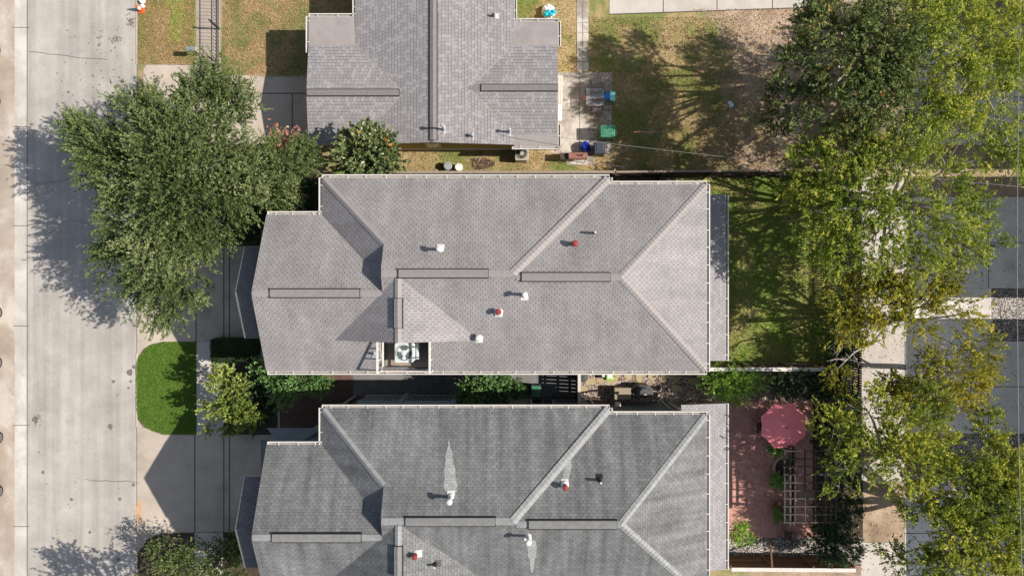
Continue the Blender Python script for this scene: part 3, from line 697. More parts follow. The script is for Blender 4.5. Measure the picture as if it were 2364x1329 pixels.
# roof-deck opening of house 1
dk = MB(); dk.box(-5.98, -3.72, -3.75, -2.2, 5.02, 5.12); dk.build('roof_deck', 'wood', H1)
dw = MB(); dw.box(-6.06, -5.985, -3.73, -2.34, 5.12, 6.6); dw.box(-3.715, -3.64, -3.73, -2.34, 5.12, 6.6)
dkw = dw
kp = MB()
for x in (-6.02, -3.68):    # knee walls with level top rail
    kp.bar((x, -2.36, 7.02), (x, -3.84, 7.02), .1, .06); kp.bar((x, -2.42, 6.6), (x, -2.42, 7.0), .07, .07)
    for y in (-2.75, -3.25, -3.8): kp.box(x - .03, x + .03, y - .03, y + .03, 6.0, 7.0)
kp.box(-5.96, -5.88, -3.6, -2.36, 6.2, 6.27); kp.box(-6.07, -3.63, -3.86, -3.80, 6.08, 6.16)
kp.build('deck_rail', 'whitecap', H1, bevel=.01)
for x0, x1 in ((-6.05, -5.99), (-3.71, -3.65)):
    lw = MB(); lw.add([(x, y, z) for x in (x0, x1) for y, z in ((-3.73, 5.12), (-2.34, 5.12), (-2.34, 6.68), (-3.73, 5.98))], [(0, 1, 2, 3), (7, 6, 5, 4), (0, 4, 5, 1), (1, 5, 6, 2), (2, 6, 7, 3), (3, 7, 4, 0)]); lw.build('deck_side_wall', 'siding', H1)
# rooftop condenser
def condenser(label, x, y, z, s=.9, h=.75, mat='ac', rz_=0):
    T = thing('air_conditioner', label, 'air conditioner', (x, y, z)); q = s / 2
    b = MB()
    pr = [(x + sx * q - (0 if abs(sx) == 1 else 0), y + sy * q) for sx, sy in ((-.86, -1), (.72, -1), (1, -.72), (1, .86), (.86, 1), (-.86, 1), (-1, .86), (-1, -.86))]
    b.prism(pr, z + .05, z + h); b.build('housing', mat, T, bevel=.02)
    g_ = MB(); g_.lathe((x - .02, y, z + h), [(q * .82, .002), (q * .84, .03), (q * .78, .03), (q * .78, .004)], 32)
    for i in range(24):
        a = 2 * math.pi * i / 24
        if i % 2: continue
        g_.bar((x - .02 + .12 * math.cos(a), y + .12 * math.sin(a), z + h + .03), (x - .02 + q * .8 * math.cos(a), y + q * .8 * math.sin(a), z + h + .02), .008, .008)
    g_.lathe((x - .02, y, z + h), [(.12, .02), (.12, .045), (.01, .055)], 16)
    g_.build('fan_guard', mat, T)
    d = MB(); d.lathe((x - .02, y, z + h), [(q * .78, .001), (q * .78, .006), (.01, .006)], 28); d.build('fan_opening', 'acgrille', T)
    f = MB()
    for i in range(3):
        a = R(-90 + 120 * i); n = 6; rr = q * .72
        f.add([(x - .02 + .05 * math.cos(a - .5), y + .05 * math.sin(a - .5), z + h + .01), (x - .02 + rr * math.cos(a - .28), y + rr * math.sin(a - .28), z + h + .01), (x - .02 + rr * math.cos(a + .28), y + rr * math.sin(a + .28), z + h + .016), (x - .02 + .05 * math.cos(a + .5), y + .05 * math.sin(a + .5), z + h + .016)], [(0, 1, 2, 3)])
        if i == 0: fw = f; 
    f.build('fan_blade', 'fan' if mat == 'ac' else 'blackmetal', T)
    return T
cx_, cy_ = W(934, 814, 6.15)
AC1 = condenser('pale square air conditioner standing in the roof deck opening', cx_, cy_, 5.13, .92, 1.0)
q = MB(); q.box(cx_ + .5, cx_ + .62, cy_ - .32, cy_ + .45, 5.5, 5.9); q.build('line_cover', 'ac', AC1, bevel=.01)

# tall grey slatted screens along house 2 north side
for x0, x1 in ((-7.95, -5.85), (-5.6, -3.1)):
    T = thing('slatted_screen', 'grey slatted screen beside the shaded side path, %s section' % ('left' if x0 < -6 else 'right'), 'screen', ((x0 + x1) / 2, -5.9, 0), 'grey screens along the side path')
    r_ = MB(); r_.box(x0, x1, -6.0, -5.8, 2.32, 2.38); r_.build('cap', 'sidinglight', T)
    r_ = MB(); r_.box(x0, x1, -5.86, -5.80, .3, .4); r_.build('rail', 'sidinglight', T)
    b_ = MB(); xx = x0 + .05
    while xx < x1: b_.box(xx, xx + .09, -5.88, -5.84, .401, 2.319); xx += .18
    b_.build('slats', 'sidinglight', T)
    p_ = MB(); p_.box(x1 + .01, x1 + .23, -6.0, -5.74, .0, 2.42); p_.build('post', 'sidinglight', T)
sb = MB(); sb.box(-9.4, 3.0, -6.0, -5.92, 3.0, 3.12); sb.build('belt_course', 'sidinglight', H2)
pf = MB(); pf.tube([W3(1508, 922, 2.2), W3(1522, 921, 2.4), W3(1545, 945, 3.8), W3(1570, 955, 5.0)], .06, 10); pf.build('downpipe', 'siding', H2)
pf = MB(); pf.box(*[W(1420, 933, 2.6)[0], W(1433, 933, 2.6)[0]], W(1420, 937, 2.6)[1], W(1420, 929, 2.6)[1], 2.4, 2.65); pf.build('wall_lamp', 'pvc', H2)
build_roof('side_porch_roof', [[(8.45, -5.9, 3.26), (10.88, -5.9, 2.82), (10.86, -5.55 - .38 + .45, 2.82), (8.0, -5.68, 3.3)]], ['pent', 'white'], H2, .1) if False else None

# ---------------------------------------------------------------- single-storey house (top)
T0 = thing('house', 'single-storey yellow house at the top with laminated shingles and low cross gables', 'house', (-4, 12, 0))
s_ = .15
P0 = []
def pl(fn, pts): return [(x, y, fn(x, y)) for x, y in pts]
P0.append(pl(lambda x, y: 2.7 + s_ * (x + 8.0), [(-8, 20), (-8, 12.38), (-5.46, 9.84), (-8.0, 7.3), (-3.945, 7.3), (-3.945, 20)]))
P0.append(pl(lambda x, y: 2.7 + s_ * (12.38 - y), [(-10.38, 12.38), (-8, 12.38), (-5.46, 9.84), (-10.38, 9.84)]))
P0.append(pl(lambda x, y: 2.7 + s_ * (y - 7.3), [(-10.38, 9.84), (-5.46, 9.84), (-8.0, 7.3), (-10.38, 7.3)]))
P0.append(pl(lambda x, y: 2.7 + s_ * (.11 - x), [(-3.945, 20), (.11, 20), (.11, 12.38), (-2.17, 10.1), (.11, 7.82), (.11, 7.3), (-3.945, 7.3)]))
P0.append(pl(lambda x, y: 2.7 + s_ * (12.38 - y), [(.11, 12.38), (2.32, 12.38), (2.32, 10.1), (-2.17, 10.1)]))
P0.append(pl(lambda x, y: 2.7 + s_ * (y - 7.82), [(-2.17, 10.1), (2.32, 10.1), (2.32, 7.82), (.11, 7.82)]))
build_roof('roof', P0, ['roof0', 'white'], T0, .14)
fl = [[(-10.38, 13.85, 2.66), (-8.0, 13.85, 2.66), (-8.0, 12.38, 2.7), (-10.38, 12.38, 2.7)], [(.11, 13.6, 2.66), (2.36, 13.6, 2.66), (2.36, 12.38, 2.7), (.11, 12.38, 2.7)]]
for k, f_ in enumerate(fl): build_roof('flat_roof', [f_], ['flat', 'white'], T0, .14)
build_roof('flat_roof', [[(.11, 7.82, 2.7), (2.36, 7.82, 2.7), (2.36, 7.22, 2.66), (.11, 7.22, 2.66)]], ['flat', 'white'], T0, .14)
CP = ('roof0cap', T0); capstrip2(CP, (-10.38, 9.84, 3.081), (-5.46, 9.84, 3.081), .34); capstrip2(CP, (2.3, 10.1, 3.042), (-2.1, 10.1, 3.042), .34); capstrip2(CP, (-3.945, 19.9, 3.308), (-3.945, 7.32, 3.308), .34)
ridge_vent((-3.945, 19.9, 3.308), (-3.945, 7.4, 3.308), T0, ['roof0cap', 'black'], .34)
ridge_vent((-10.33, 9.84, 3.081), (-5.7, 9.84, 3.081), T0, ['roof0cap', 'black'], .30); ridge_vent((-1.55, 10.1, 3.042), (2.3, 10.1, 3.042), T0, ['roof0cap', 'black'], .30)
for a, b in (((-8.0, 12.38, 2.7), (-5.46, 9.84, 3.081)), ((-8.0, 7.3, 2.7), (-5.46, 9.84, 3.081)), ((.11, 12.38, 2.7), (-2.17, 10.1, 3.042)), ((.11, 7.82, 2.7), (-2.17, 10.1, 3.042))):
    m = MB(); m.bar((a[0], a[1], a[2] + .004), (b[0], b[1], b[2] + .004), .06, .012); m.build('valley_flashing', 'gutin', T0)
wl = MB(); wl.prism([(-8.0 + .3, 19.5), (-.2, 19.5), (-.2, 13.2), (1.9, 13.2), (1.9, 7.6), (-9.9, 7.6), (-9.9, 13.5), (-7.7, 13.5)], 0, 2.56); wl.build('wall', 'yellow', T0)
fb = MB(); fb.box(-9.92, 1.92, 7.56, 7.6, 0, .35); fb.build('foundation', 'stucco', T0)
wx0, wx1 = -4.6, -3.75
f = MB(); f.box(wx0, wx1, 7.54, 7.59, .75, 2.0); fo = f.build('window', 'white', T0); p = MB(); p.box(wx0 + .08, wx1 - .08, 7.53, 7.538, .83, 1.92); p.build('pane', 'windowglass', fo)
for a, b, o_ in (((-10.38, 13.85), (-8.0, 13.85), (0, 1)), ((-8.0, 13.85), (-8.0, 20), (-1, 0)), ((-10.38, 12.0), (-10.38, 13.85), (-1, 0)), ((.11, 13.6), (2.36, 13.6), (0, 1)), ((.11, 13.6), (.11, 20), (1, 0)), ((2.36, 12.3), (2.36, 13.6), (1, 0)), ((.0, 7.22), (2.36, 7.22), (0, -1)), ((2.36, 7.22), (2.36, 8.35), (1, 0))):
    gutter('gutter', a, b, 2.68, o_, T0, 1.0)
z0E = lambda x, y: 2.7 + s_ * (.11 - x)
for px, py, h_, k in ((1143, 38, .28, 0), (1025, 299, .95, 1), (1091, 314, .28, 1), (1176, 305, .62, 1)):
    x, y, z = rz(z0E, px, py, 0)
    if k == 0: vent_pipe(x - .1, y, z, T0, r=.06, h=h_, capr=0, mats=('blackmetal', 'blackmetal'), fl=False); q = MB(); q.box(x, x + .18, y - .13, y + .13, z - .03, z + .02); q.build('flashing', 'pvc', T0)
    else: vent_pipe(x, y, z, T0, r=.05, h=h_, capr=.09, mats=('galv', 'galv'), slope=(1, 0), plate=(.4, .28))
q = MB(); q.box(*W(1288, 240, 1.6)[:1], W(1297, 240, 1.6)[0], W(0, 279, 1.6)[1], W(0, 240, 1.6)[1], 1.5, 1.6); q.build('door_canopy', 'whitecloth', T0, bevel=.01)
# yellow house side: lean trellis and pipes
# ---------------------------------------------------------------- neighbours over the alley (their shade falls across the drives)
def neighbour(label, y0, y1):
    T = thing('house', label, 'house', (33.5, (y0 + y1) / 2, 0), 'houses beyond the alley')
    w_ = MB(); w_.box(29.0, 38.2, y0 + .35, y1 - .35, 0, 6.1); w_.build('wall', 'stucco', T)
    xm, r = 33.9, 1.0; ym = (y0 + y1) / 2; hw = (y1 - y0) / 2
    a, b, c_, d_ = (28.6, y0, 6.2), (38.9, y0, 6.2), (38.9, y1, 6.2), (28.6, y1, 6.2); e_, f_ = (28.6 + hw, ym, 6.2 + .35 * hw), (38.9 - hw, ym, 6.2 + .35 * hw)
    if hw > 4.9: e_, f_ = (xm, y0 + 4.9, 7.9), (xm, y1 - 4.9, 7.9); P = [[a, b, e_], [b, c_, f_, e_], [c_, d_, f_], [d_, a, e_, f_]]
    else: P = [[a, b, f_, e_], [b, c_, f_], [c_, d_, e_, f_], [d_, a, e_]]
    build_roof('roof', P, ['roof1', 'white'], T)
    for i in range(3):
        yy = y0 + (y1 - y0) * (i + .5) / 3
        if y1 - y0 < 4: continue
        f = MB(); f.box(28.94, 29.0, yy - .55, yy + .55, 3.6, 5.0); fo = f.build('window', 'white', T); p = MB(); p.box(28.932, 28.94, yy - .46, yy + .46, 3.7, 4.9); p.build('pane', 'windowglass', fo)
o6 = .35
neighbour('grey-roofed house past the driveway below the sunlit apron', -16.5, -1.75 - .3)
neighbour('grey-roofed house past the driveway above the sunlit apron', -.6 - .3, 5.75)
neighbour('grey-roofed house past the driveway at the top right', 6.15, 16)

# ---------------------------------------------------------------- fences
def fence(label, a, b, h, mat, capmat=None, capw=.14, gap=.0, bw=.14, rails=True, cat='fence', side=1, name='wood_fence', postmat=None, braces=False):
    a, b = Vector((*a, 0)), Vector((*b, 0)); L = (b - a).length; d = (b - a).normalized(); s = Vector((-d.y, d.x, 0)) * side
    T = thing(name, label, cat, tuple((a + b) / 2))
    m = MB(); t = 0
    while t < L - .02:
        e = min(t + bw - gap, L); hh = h + random.uniform(-.015, .015) * (0 if capmat else 1)
        m.bar(a + d * (t + .002) + Vector((0, 0, hh / 2)), a + d * (e - .002) + Vector((0, 0, hh / 2)), .02, hh, 0); t += bw
    m.build('board_panel', mat, T)
    if rails:
        r_ = MB()
        for z in (.3, h * .5, h - .25): r_.bar(a + s * .035 + Vector((0, 0, z)), b + s * .035 + Vector((0, 0, z)), .045, .09)
        r_.build('rail', postmat or mat, T)
    n = max(1, round(L / 2.4))
    for i in range(n + 1):
        p = a + d * L * i / n + s * .11; m = MB(); m.box(p.x - .05, p.x + .05, p.y - .05, p.y + .05, 0, h - .05); m.build('post', postmat or mat, T)
        if braces and i % 2 == 1:
            m = MB(); m.bar(p + s * .05 + Vector((0, 0, h - .1)), p + s * .9 + d * .5 + Vector((0, 0, .1)), .09, .05); m.build('brace', 'woodbrown', T)
    if capmat:
        m = MB(); k = max(1, round(L / 3.6))
        for i in range(k):
            m.bar(a + d * (L * i / k + .003) + Vector((0, 0, h + .022 + .002 * (i % 2))), a + d * (L * (i + 1) / k - .003) + Vector((0, 0, h + .022 + .002 * (i % 2))), capw, .035)
        m.build('cap', capmat, T, bevel=.004)
    return T
fence('long weathered wooden fence between the yellow house yard and the middle house', W(905, 398, 1.8), W(1420, 397, 1.8), 1.8, 'wood', 'wood', .13)
fence('dark wooden fence along the middle house back lawn, with grey cap', W(1422, 397, 1.85), W(1975, 392, 1.85), 1.85, 'wooddark', 'wood', .1, side=-1)
fence('brown fence with white cap below the back lawn', W(1634, 852, 1.8), W(1926, 852, 1.8), 1.8, 'woodbrown', 'whitecap', .2)
fence('brown braced fence with white cap at the bottom of brick patio', W(1688, 1313, 1.8), W(1975, 1315, 1.8), 1.8, 'woodbrown', 'whitecap', .2, braces=True, side=1)
fence('dark slatted fence along the alley under the yellowing trees', (18.3, -10.5), (18.3, 6.0), 1.8, 'wooddark', None, gap=.035, bw=.13)
# gate between side path and gravel
fence('picket gate screen across the side passage casting a striped shadow', W(1330, 920), W(1330, 800), 1.75, 'screen', 'whitecap', .16, gap=.026, bw=.2, name='gate', cat='gate')

# iron picket fence on front sidewalk
T = thing('iron_fence', 'black iron picket fence along the sidewalk casting comb-like shadows', 'fence', (*W(506, 60), 0))
x = W(506, 0)[0]; y1 = W(0, -120)[1]; y0 = W(0, 158)[1]
m = MB(); m.bar((x, y0, .95), (x, y1, .95), .035, .03); m.bar((x, y0, .15), (x, y1, .15), .035, .03); m.build('rail', 'blackmetal', T)
m = MB(); yy = y0
while yy < y1: m.bar((x, yy, 0), (x, yy, 1.02), .018, .018); yy += .19
o = m.build('pickets', 'blackmetal', T)
for py in (-60, 67, 150): m = MB(); yy = W(0, py)[1]; m.box(x - .035, x + .035, yy - .035, yy + .035, 0, 1.25); m.lathe((x, yy, 1.25), [(.05, 0), (.05, .03), (.01, .06)], 8); m.build('post', 'blackmetal', T)
# mailbox
mx, my = W(441, 113, 1.0)
T = thing('mailbox', 'grey-green rounded mailbox on a post beside the sidewalk', 'mailbox', (mx, my, 0))
m = MB(); m.box(mx - .04, mx + .04, my - .04, my + .04, 0, .86); m.build('post', 'wooddark', T)
m = MB(); pr = [(-.13, 0), (.13, 0), (.13, .12)] + [(.13 * math.cos(R(a)), .12 + .1 * math.sin(R(a))) for a in range(20, 161, 20)] + [(-.13, .12)]
n = len(pr); m.add([(mx - .26 + .52 * k, my + a, .87 + b) for k in (0, 1) for a, b in pr], [tuple(range(n))[::-1], tuple(range(n, 2 * n))] + [(i, (i + 1) % n, n + (i + 1) % n, n + i) for i in range(n)]); m.build('box', plain('mailbox_paint', (.20, .26, .27), .5), T, bevel=.01)
m = MB(); m.box(mx + .26, mx + .275, my - .1, my + .1, .89, 1.05); m.build('door', 'yellow', T)

# traffic cone & white sacks
x, y = W(327, 24)
T = thing('traffic_cone', 'orange traffic cone with white band at the road edge', 'traffic cone', (x, y, 0))
m = MB(); m.box(x - .18, x + .18, y - .18, y + .18, 0.02, .06); m.build('base', 'orange', T, bevel=.01)
m = MB(); m.lathe((x, y, .06), [(.14, 0), (.104, .22), (.074, .42), (.025, .66)], 16); m.build('cone', 'orange', T)
m = MB(); m.lathe((x, y, .06), [(.106, .22), (.076, .42)], 16); m.build('reflective_band', 'whitecloth', T)
def sack(name, label, cat, cx, cy, sx, sy, h, mat, seed, z=0.02, group=None, parent=None):
    rnd = random.Random(seed); bm = bmesh.new(); bmesh.ops.create_icosphere(bm, subdivisions=3, radius=1)
    for v in bm.verts:
        p = v.co; n_ = 1 + .12 * math.sin(5 * p.x + seed) * math.cos(4 * p.y + seed) + .1 * math.sin(9 * p.z + 7 * p.x + seed) + rnd.uniform(-.05, .05)
        v.co = Vector((p.x * sx * n_, p.y * sy * n_, max(p.z, -.5) * h * n_ + h * .5))
    me = bpy.data.meshes.new(name); bm.to_mesh(me); bm.free(); me.materials.append(M[mat])
    o = bpy.data.objects.new(name, me); COL.objects.link(o); o.location = (cx, cy, z)
    if parent: o.parent = parent; o.location = Vector((cx, cy, z)) - parent_loc(parent)
    else: tag(o, label, cat, group)
    return o
sack('sack', 'larger white sack lying by the kerb above the cone', 'sack', *W(331, 5), .15, .14, .16, 'whitecloth', 3)
sack('sack', 'smaller white sack between larger sack and cone', 'sack', *W(331, 16), .12, .09, .12, 'whitecloth', 5)
T = thing('bag', 'white open bag stuffed with teal cloth behind the yellow house', 'bag', W3(1266, 28))
sack('bag_body', '', '', *W(1266, 27, .2), .36, .36, .3, 'whitecloth', 8, parent=T); 
for i in range(4): sack('cloth', '', '', *W(1260 + i * 6, 34 - (i % 2) * 6, .4), .14, .12, .12, 'teal', 11 + i, z=.36, parent=T)

# ---------------------------------------------------------------- things on the top house's patio
def chair(label, px, py, rot, group='sling patio chairs at the glass table'):
    x, y = W(px, py, .45); T = thing('patio_chair', label, 'chair', (x, y, 0), group)
    c_, s2 = math.cos(rot), math.sin(rot); Q = lambda a, b, z: (x + a * c_ - b * s2, y + a * s2 + b * c_, z)
    m = MB(); m.bar(Q(0, -.22, .42), Q(0, .22, .44), .48, .025); m.build('seat', 'sling', T)
    m = MB(); m.bar(Q(0, -.24, .44), Q(0, -.38, .95), .46, .025, up=Q(0, 1, 0)[:2] + (0,) if False else (0, .3, 1)); m.build('backrest', 'sling', T)
    for a in (-.26, .26):
        m = MB(); m.tube([Q(a, .24, 0), Q(a, .25, .44), Q(a, .2, .64), Q(a, -.25, .64)], .014, 6); m.build('armrest', 'blackmetal', T)
        m = MB(); m.tube([Q(a, -.34, 0), Q(a, -.24, .44), Q(a, -.39, .97)], .014, 6); m.build('leg', 'blackmetal', T)
    return T
chair('taupe sling chair on the lower side of the patio glass table', 1378, 249, math.pi)
chair('taupe sling chair on the upper side of the patio glass table', 1376, 200, 0)
tx, ty = W(1374, 224, .7); T = thing('glass_table', 'square glass-topped patio table with dark rim', 'table', (tx, ty, 0))
m = MB(); rr = [(tx + .5 * a, ty + .5 * b) for a, b in ((-1, -.8), (-.8, -1), (.8, -1), (1, -.8), (1, .8), (.8, 1), (-.8, 1), (-1, .8))]; m.prism(rr, .70, .71); m.build('tabletop', 'glass', T)
m = MB(); m.tube([(a, b, .7) for a, b in rr + rr[:1]], .018, 6); m.build('rim', 'blackmetal', T)
for a, b in ((-1, -1), (1, -1), (1, 1), (-1, 1)): m = MB(); m.tube([(tx + .42 * a, ty + .42 * b, .69), (tx + .48 * a, ty + .48 * b, .02)], .015, 6); m.build('leg', 'blackmetal', T)
# toy slide under the table
x0, y0 = W(1365, 232); x1, y1 = W(1405, 226)
T = thing('toy_slide', 'blue and mint plastic toy slide beside the glass table', 'slide', ((x0 + x1) / 2, (y0 + y1) / 2, 0))
m = MB(); m.bar((x0, y0, .1), (x1, y1, .5), .34, .04); m.bar((x0, y0 + .18, .16), (x1, y1 + .18, .56), .03, .1); m.bar((x0, y0 - .18, .16), (x1, y1 - .18, .56), .03, .1); m.build('chute', 'bluesheet', T, bevel=.01)
m = MB(); m.box(x1, x1 + .28, y1 - .3, y1 + .2, .48, .54); m.box(x1 + .2, x1 + .28, y1 - .3, y1 + .2, .0, .48); m.build('ladder', 'mint', T, bevel=.01)
sack('toy_basket', 'pink plastic toy lying left of the glass table', 'toy', *W(1356, 228), .22, .18, .2, 'pink', 4)
def bin_(label, px, py, w_, d_, h, mats, ang=0, group='wheeled bins'):
    x, y = W(px, py, h); T = thing('wheeled_bin', label, 'bin', (x, y, 0), group)
    m = MB(); m.prism([(x - w_ * .42, y - d_ * .42), (x + w_ * .42, y - d_ * .42), (x + w_ * .42, y + d_ * .42), (x - w_ * .42, y + d_ * .42)], .06, h - .05, sc=1.15); m.build('body', mats[0], T, bevel=.03)
    m = MB(); m.prism([(x - w_ / 2, y - d_ / 2), (x + w_ / 2, y - d_ / 2), (x + w_ / 2, y + d_ / 2), (x - w_ / 2, y + d_ / 2)], h - .04, h + .05, sc=.92)
    m.prism([(x - w_ * .34, y - d_ * .3), (x + w_ * .34, y - d_ * .3), (x + w_ * .34, y + d_ * .3), (x - w_ * .34, y + d_ * .3)], h + .051, h + .075, sc=.92); m.build('lid', mats[1], T, bevel=.015)
    m = MB(); m.tube([(x + w_ / 2 + .04, y - d_ * .35, h - .05), (x + w_ / 2 + .04, y + d_ * .35, h - .05)], .016, 8); m.build('handle', mats[1], T)
    for s in (-1, 1): m = MB(); m.lathe((x + w_ * .38, y + s * d_ * .42, .12), [(.03, -.03), (.12, -.03), (.12, .03), (.03, .03)], 14, axis='y'); m.build('wheel', 'tyre', T)
    return T
bin_('green wheeled bin on the patio edge above the dark bin', 1403, 303, .80, .68, 1.05, ('green', 'greenlid'))
bin_('charcoal wheeled bin beside the blue bag', 1385, 341, .62, .66, 1.0, ('greydark', 'greydark'))
bin_('green bin beside the shrub in the narrow side passage', 1237, 903, .5, .62, 1.0, ('green', 'greenlid'))
sack('bin_bag', 'shiny blue plastic bag standing left of the charcoal bin', 'bag', *W(1352, 339, .35), .28, .30, .42, 'blue', 21)
# barrel grill
bx, by = W(1334, 361, .7); T = thing('barrel_grill', 'reddish barrel grill on slab below blue bag', 'grill', (bx, by, 0))
m = MB(); m.lathe((bx, by, .75), [(.02, -.5), (.2, -.5), (.21, 0), (.2, .5), (.02, .5)], 20, axis='x'); m.build('barrel', 'rustmetal', T, smooth=False)
m = MB(); m.box(bx - .95, bx - .52, by - .18, by + .18, .7, .73); m.build('side_shelf', 'wooddark', T)
for a in (-.42, .42):
    for b in (-.18, .18): m = MB(); m.tube([(bx + a, by + b * .8, .6), (bx + a, by + b * 1.3, .02)], .018, 6); m.build('leg', 'blackmetal', T)
m = MB(); m.tube([(bx + .2, by, .95), (bx + .2, by, 1.2)], .04, 10); m.build('chimney', 'blackmetal', T)
# condenser by the top house
cx2, cy2 = W(1205, 354, .8); condenser('beige air conditioner unit on ground below the yellow house eave', cx2, cy2, .05, .75, .75, 'beige')
# white bench and bedside things along east wall
x, y = W(1292, 206, .5); T = thing('bench', 'slim pale bench against the yellow house patio wall', 'bench', (x, y, 0))
m = MB()
for i in range(3): m.box(x - .17 + i * .12, x - .07 + i * .12, y - .75, y + .75, .42, .45)
m.build('seat', 'whitecap', T)
for s in (-.6, .6): m = MB(); m.box(x - .17, x + .17, y + s - .03, y + s + .03, 0.02, .42); m.build('leg', 'blackmetal', T)
# clothes pole
x, y = W(1478, 322); T = thing('clothesline_post', 'rusty clothesline post with a reddish crossbar in the yard', 'post', (x, y, 0))
m = MB(); m.tube([(x, y, 0), (x, y, 1.75)], .035, 10); m.tube([(x, y, 1.3), (x + .35, y, 1.72)], .02, 8); m.build('post', 'galv', T)
m = MB(); ax = W(1464, 307, 1.76)[0]; bx_ = W(1530, 305, 1.76)[0]; m.tube([(ax, y, 1.78), (bx_, y, 1.78)], .024, 10); m.build('crossbar', 'rustmetal', T)
# small panel on the yard
x, y = W(1686, 242); m = MB(); a = R(25); m.bar((x - .05, y + .17, .04), (x + .08, y - .15, .05), .24, .03); tag(m.build('panel', 'paper', bevel=.005), 'small pale blue rectangular board lying on bare yard dirt', 'board')
# buckets beside the fence
for px, py, r, mat, lb, h in ((1034, 388, .22, 'galv', 'grey round pail lid beside the fence, left of white bucket', .45), (1059, 391, .2, 'whitecloth', 'white round bucket beside the fence', .4)):
    x, y = W(px, py, h); y += .12; T = thing('bucket', lb, 'bucket', (x, y, 0))
    m = MB(); m.lathe((x, y, 0), [(r * .8, .01), (r, h), (r * 1.05, h), (r * 1.05, h + .02)], 20); m.build('body', mat, T)
    m = MB(); m.lathe((x, y, h + .021), [(r * 1.0, 0), (r * .95, .03), (.01, .035)], 20); m.build('lid', mat, T)
    m = MB(); m.tube([(x - r, y, h), (x - r * .6, y + .12, h + .06), (x + r * .6, y + .12, h + .06), (x + r, y, h)], .008, 6); m.build('handle', 'blackmetal', T)

# ---------------------------------------------------------------- side yard between the two-storey houses
x, y = W(1347, 869, .55); T = thing('compost_drum', 'charcoal round-lidded drum beside the gate', 'drum', (x, y, 0))
m = MB(); m.lathe((x, y, 0), [(.2, .02), (.25, .2), (.26, .5)], 24); m.build('body', 'cover', T)
m = MB(); m.lathe((x, y, .5), [(.28, 0), (.28, .04), (.2, .1), (.01, .13)], 24); m.bar((x - .15, y - .08, .62), (x + .15, y + .1, .62), .03, .03); m.build('lid', 'cover', T)
x, y = W(1408, 866, .25); T = thing('soil_bag', 'lime green and white bag lying on flagstones', 'bag', (x, y, 0))
m = MB(); m.box(x - .2, x + .2, y - .28, y + .22, .05, .2); m.build('bag', 'lime', T, bevel=.05); m = MB(); m.box(x - .12, x + .12, y - .16, y + .1, .2, .204); m.build('printed_label', 'whitecloth', T)
x, y = W(1391, 865, .15); T = thing('crate', 'small black crate with white insert left of lime bag', 'crate', (x, y, 0))
m = MB(); m.box(x - .2, x + .14, y - .16, y + .12, .05, .22); m.build('body', 'blackmetal', T, bevel=.01); m = MB(); m.box(x - .02, x + .1, y - .1, y + .08, .22, .225); m.build('insert', 'whitecloth', T)
x, y = W(1438, 907, .75); T = thing('storage_box', 'tan storage box in side yard left of the covered grill', 'box', (x, y, 0))
m = MB(); m.box(x - .42, x + .42, y - .32, y + .26, .05, .68); m.build('body', 'tan', T, bevel=.015); m = MB(); m.box(x - .45, x + .45, y - .34, y + .28, .68, .74); m.build('lid', 'tan', T, bevel=.015)
x, y = W(1485, 903, .9); T = thing('covered_grill', 'barbecue under a dark grey vinyl cover right of tan box', 'grill', (x, y, 0))
m = MB(); m.prism([(x + a, y + b) for a, b in ((-.62, -.3), (-.3, -.36), (.35, -.36), (.6, -.28), (.62, .1), (.3, .34), (-.2, .38), (-.6, .12))], .05, .78, sc=.92)
m.prism([(x + a, y + b) for a, b in ((-.42, -.22), (.4, -.22), (.45, .05), (.15, .26), (-.2, .28), (-.42, .05))], .78, 1.12, sc=.55); m.build('cover', 'cover', T, bevel=.05)
m = MB(); m.box(x + .02, x + .17, y - .17, y - .12, 1.02, 1.03); m.build('label_patch', 'whitecloth', T)
x, y = W(1536, 899, .5); T = thing('hose_reel', 'black and white hose reel stand right of the covered grill', 'reel', (x, y, 0))
m = MB(); m.tube([(x - .15, y - .2, .02), (x - .15, y, .6), (x - .15, y + .2, .02)], .018, 6); m.tube([(x + .15, y - .2, .02), (x + .15, y, .6), (x + .15, y + .2, .02)], .018, 6); m.build('stand', 'pvc', T)
m = MB(); m.lathe((x, y, .4), [(.05, -.13), (.16, -.13), (.1, -.1), (.1, .1), (.16, .13), (.05, .13)], 18, axis='x'); m.build('drum', 'blackmetal', T)
m = MB(); m.tube([(x + .15, y, .4), (x + .26, y, .4), (x + .26, y - .1, .45)], .012, 6); m.build('crank', 'pvc', T)

# ---------------------------------------------------------------- patio umbrella, table, chairs, pergola
ux, uy = W(1812, 984, 2.3); T = thing('patio_umbrella', 'coral pink octagonal patio umbrella open over brick patio', 'umbrella', (ux, uy, 0))
m = MB(); rr = 1.27; n = 8; tilt = .06
ring = [(ux + rr * math.cos(R(22.5 + 45 * i)), uy + rr * math.sin(R(22.5 + 45 * i)), 2.12) for i in range(n)]
mid = [(ux + rr * .5 * math.cos(R(22.5 + 45 * i)), uy + rr * .5 * math.sin(R(22.5 + 45 * i)), 2.36) for i in range(n)]
hem = []
for i in range(n):
    a, b = Vector(ring[i]), Vector(ring[(i + 1) % n]); c_ = (a + b) / 2; c_.z += .0; v_ = (Vector((ux, uy, 2.12)) - c_) * .05; hem.append(tuple(c_ + v_))
top = (ux, uy, 2.55); vs = ring + mid + hem + [top]; fs_ = []
for i in range(n):
    j = (i + 1) % n; fs_ += [(i, 16 + i, 8 + i), (16 + i, j, 8 + j), (16 + i, 8 + j, 8 + i), (8 + i, 8 + j, 24)]
m.add(vs, fs_); can = m.build('canopy', 'pinkumb', T, fix=True); sm = can.modifiers.new('thick', 'SOLIDIFY'); sm.thickness = .008
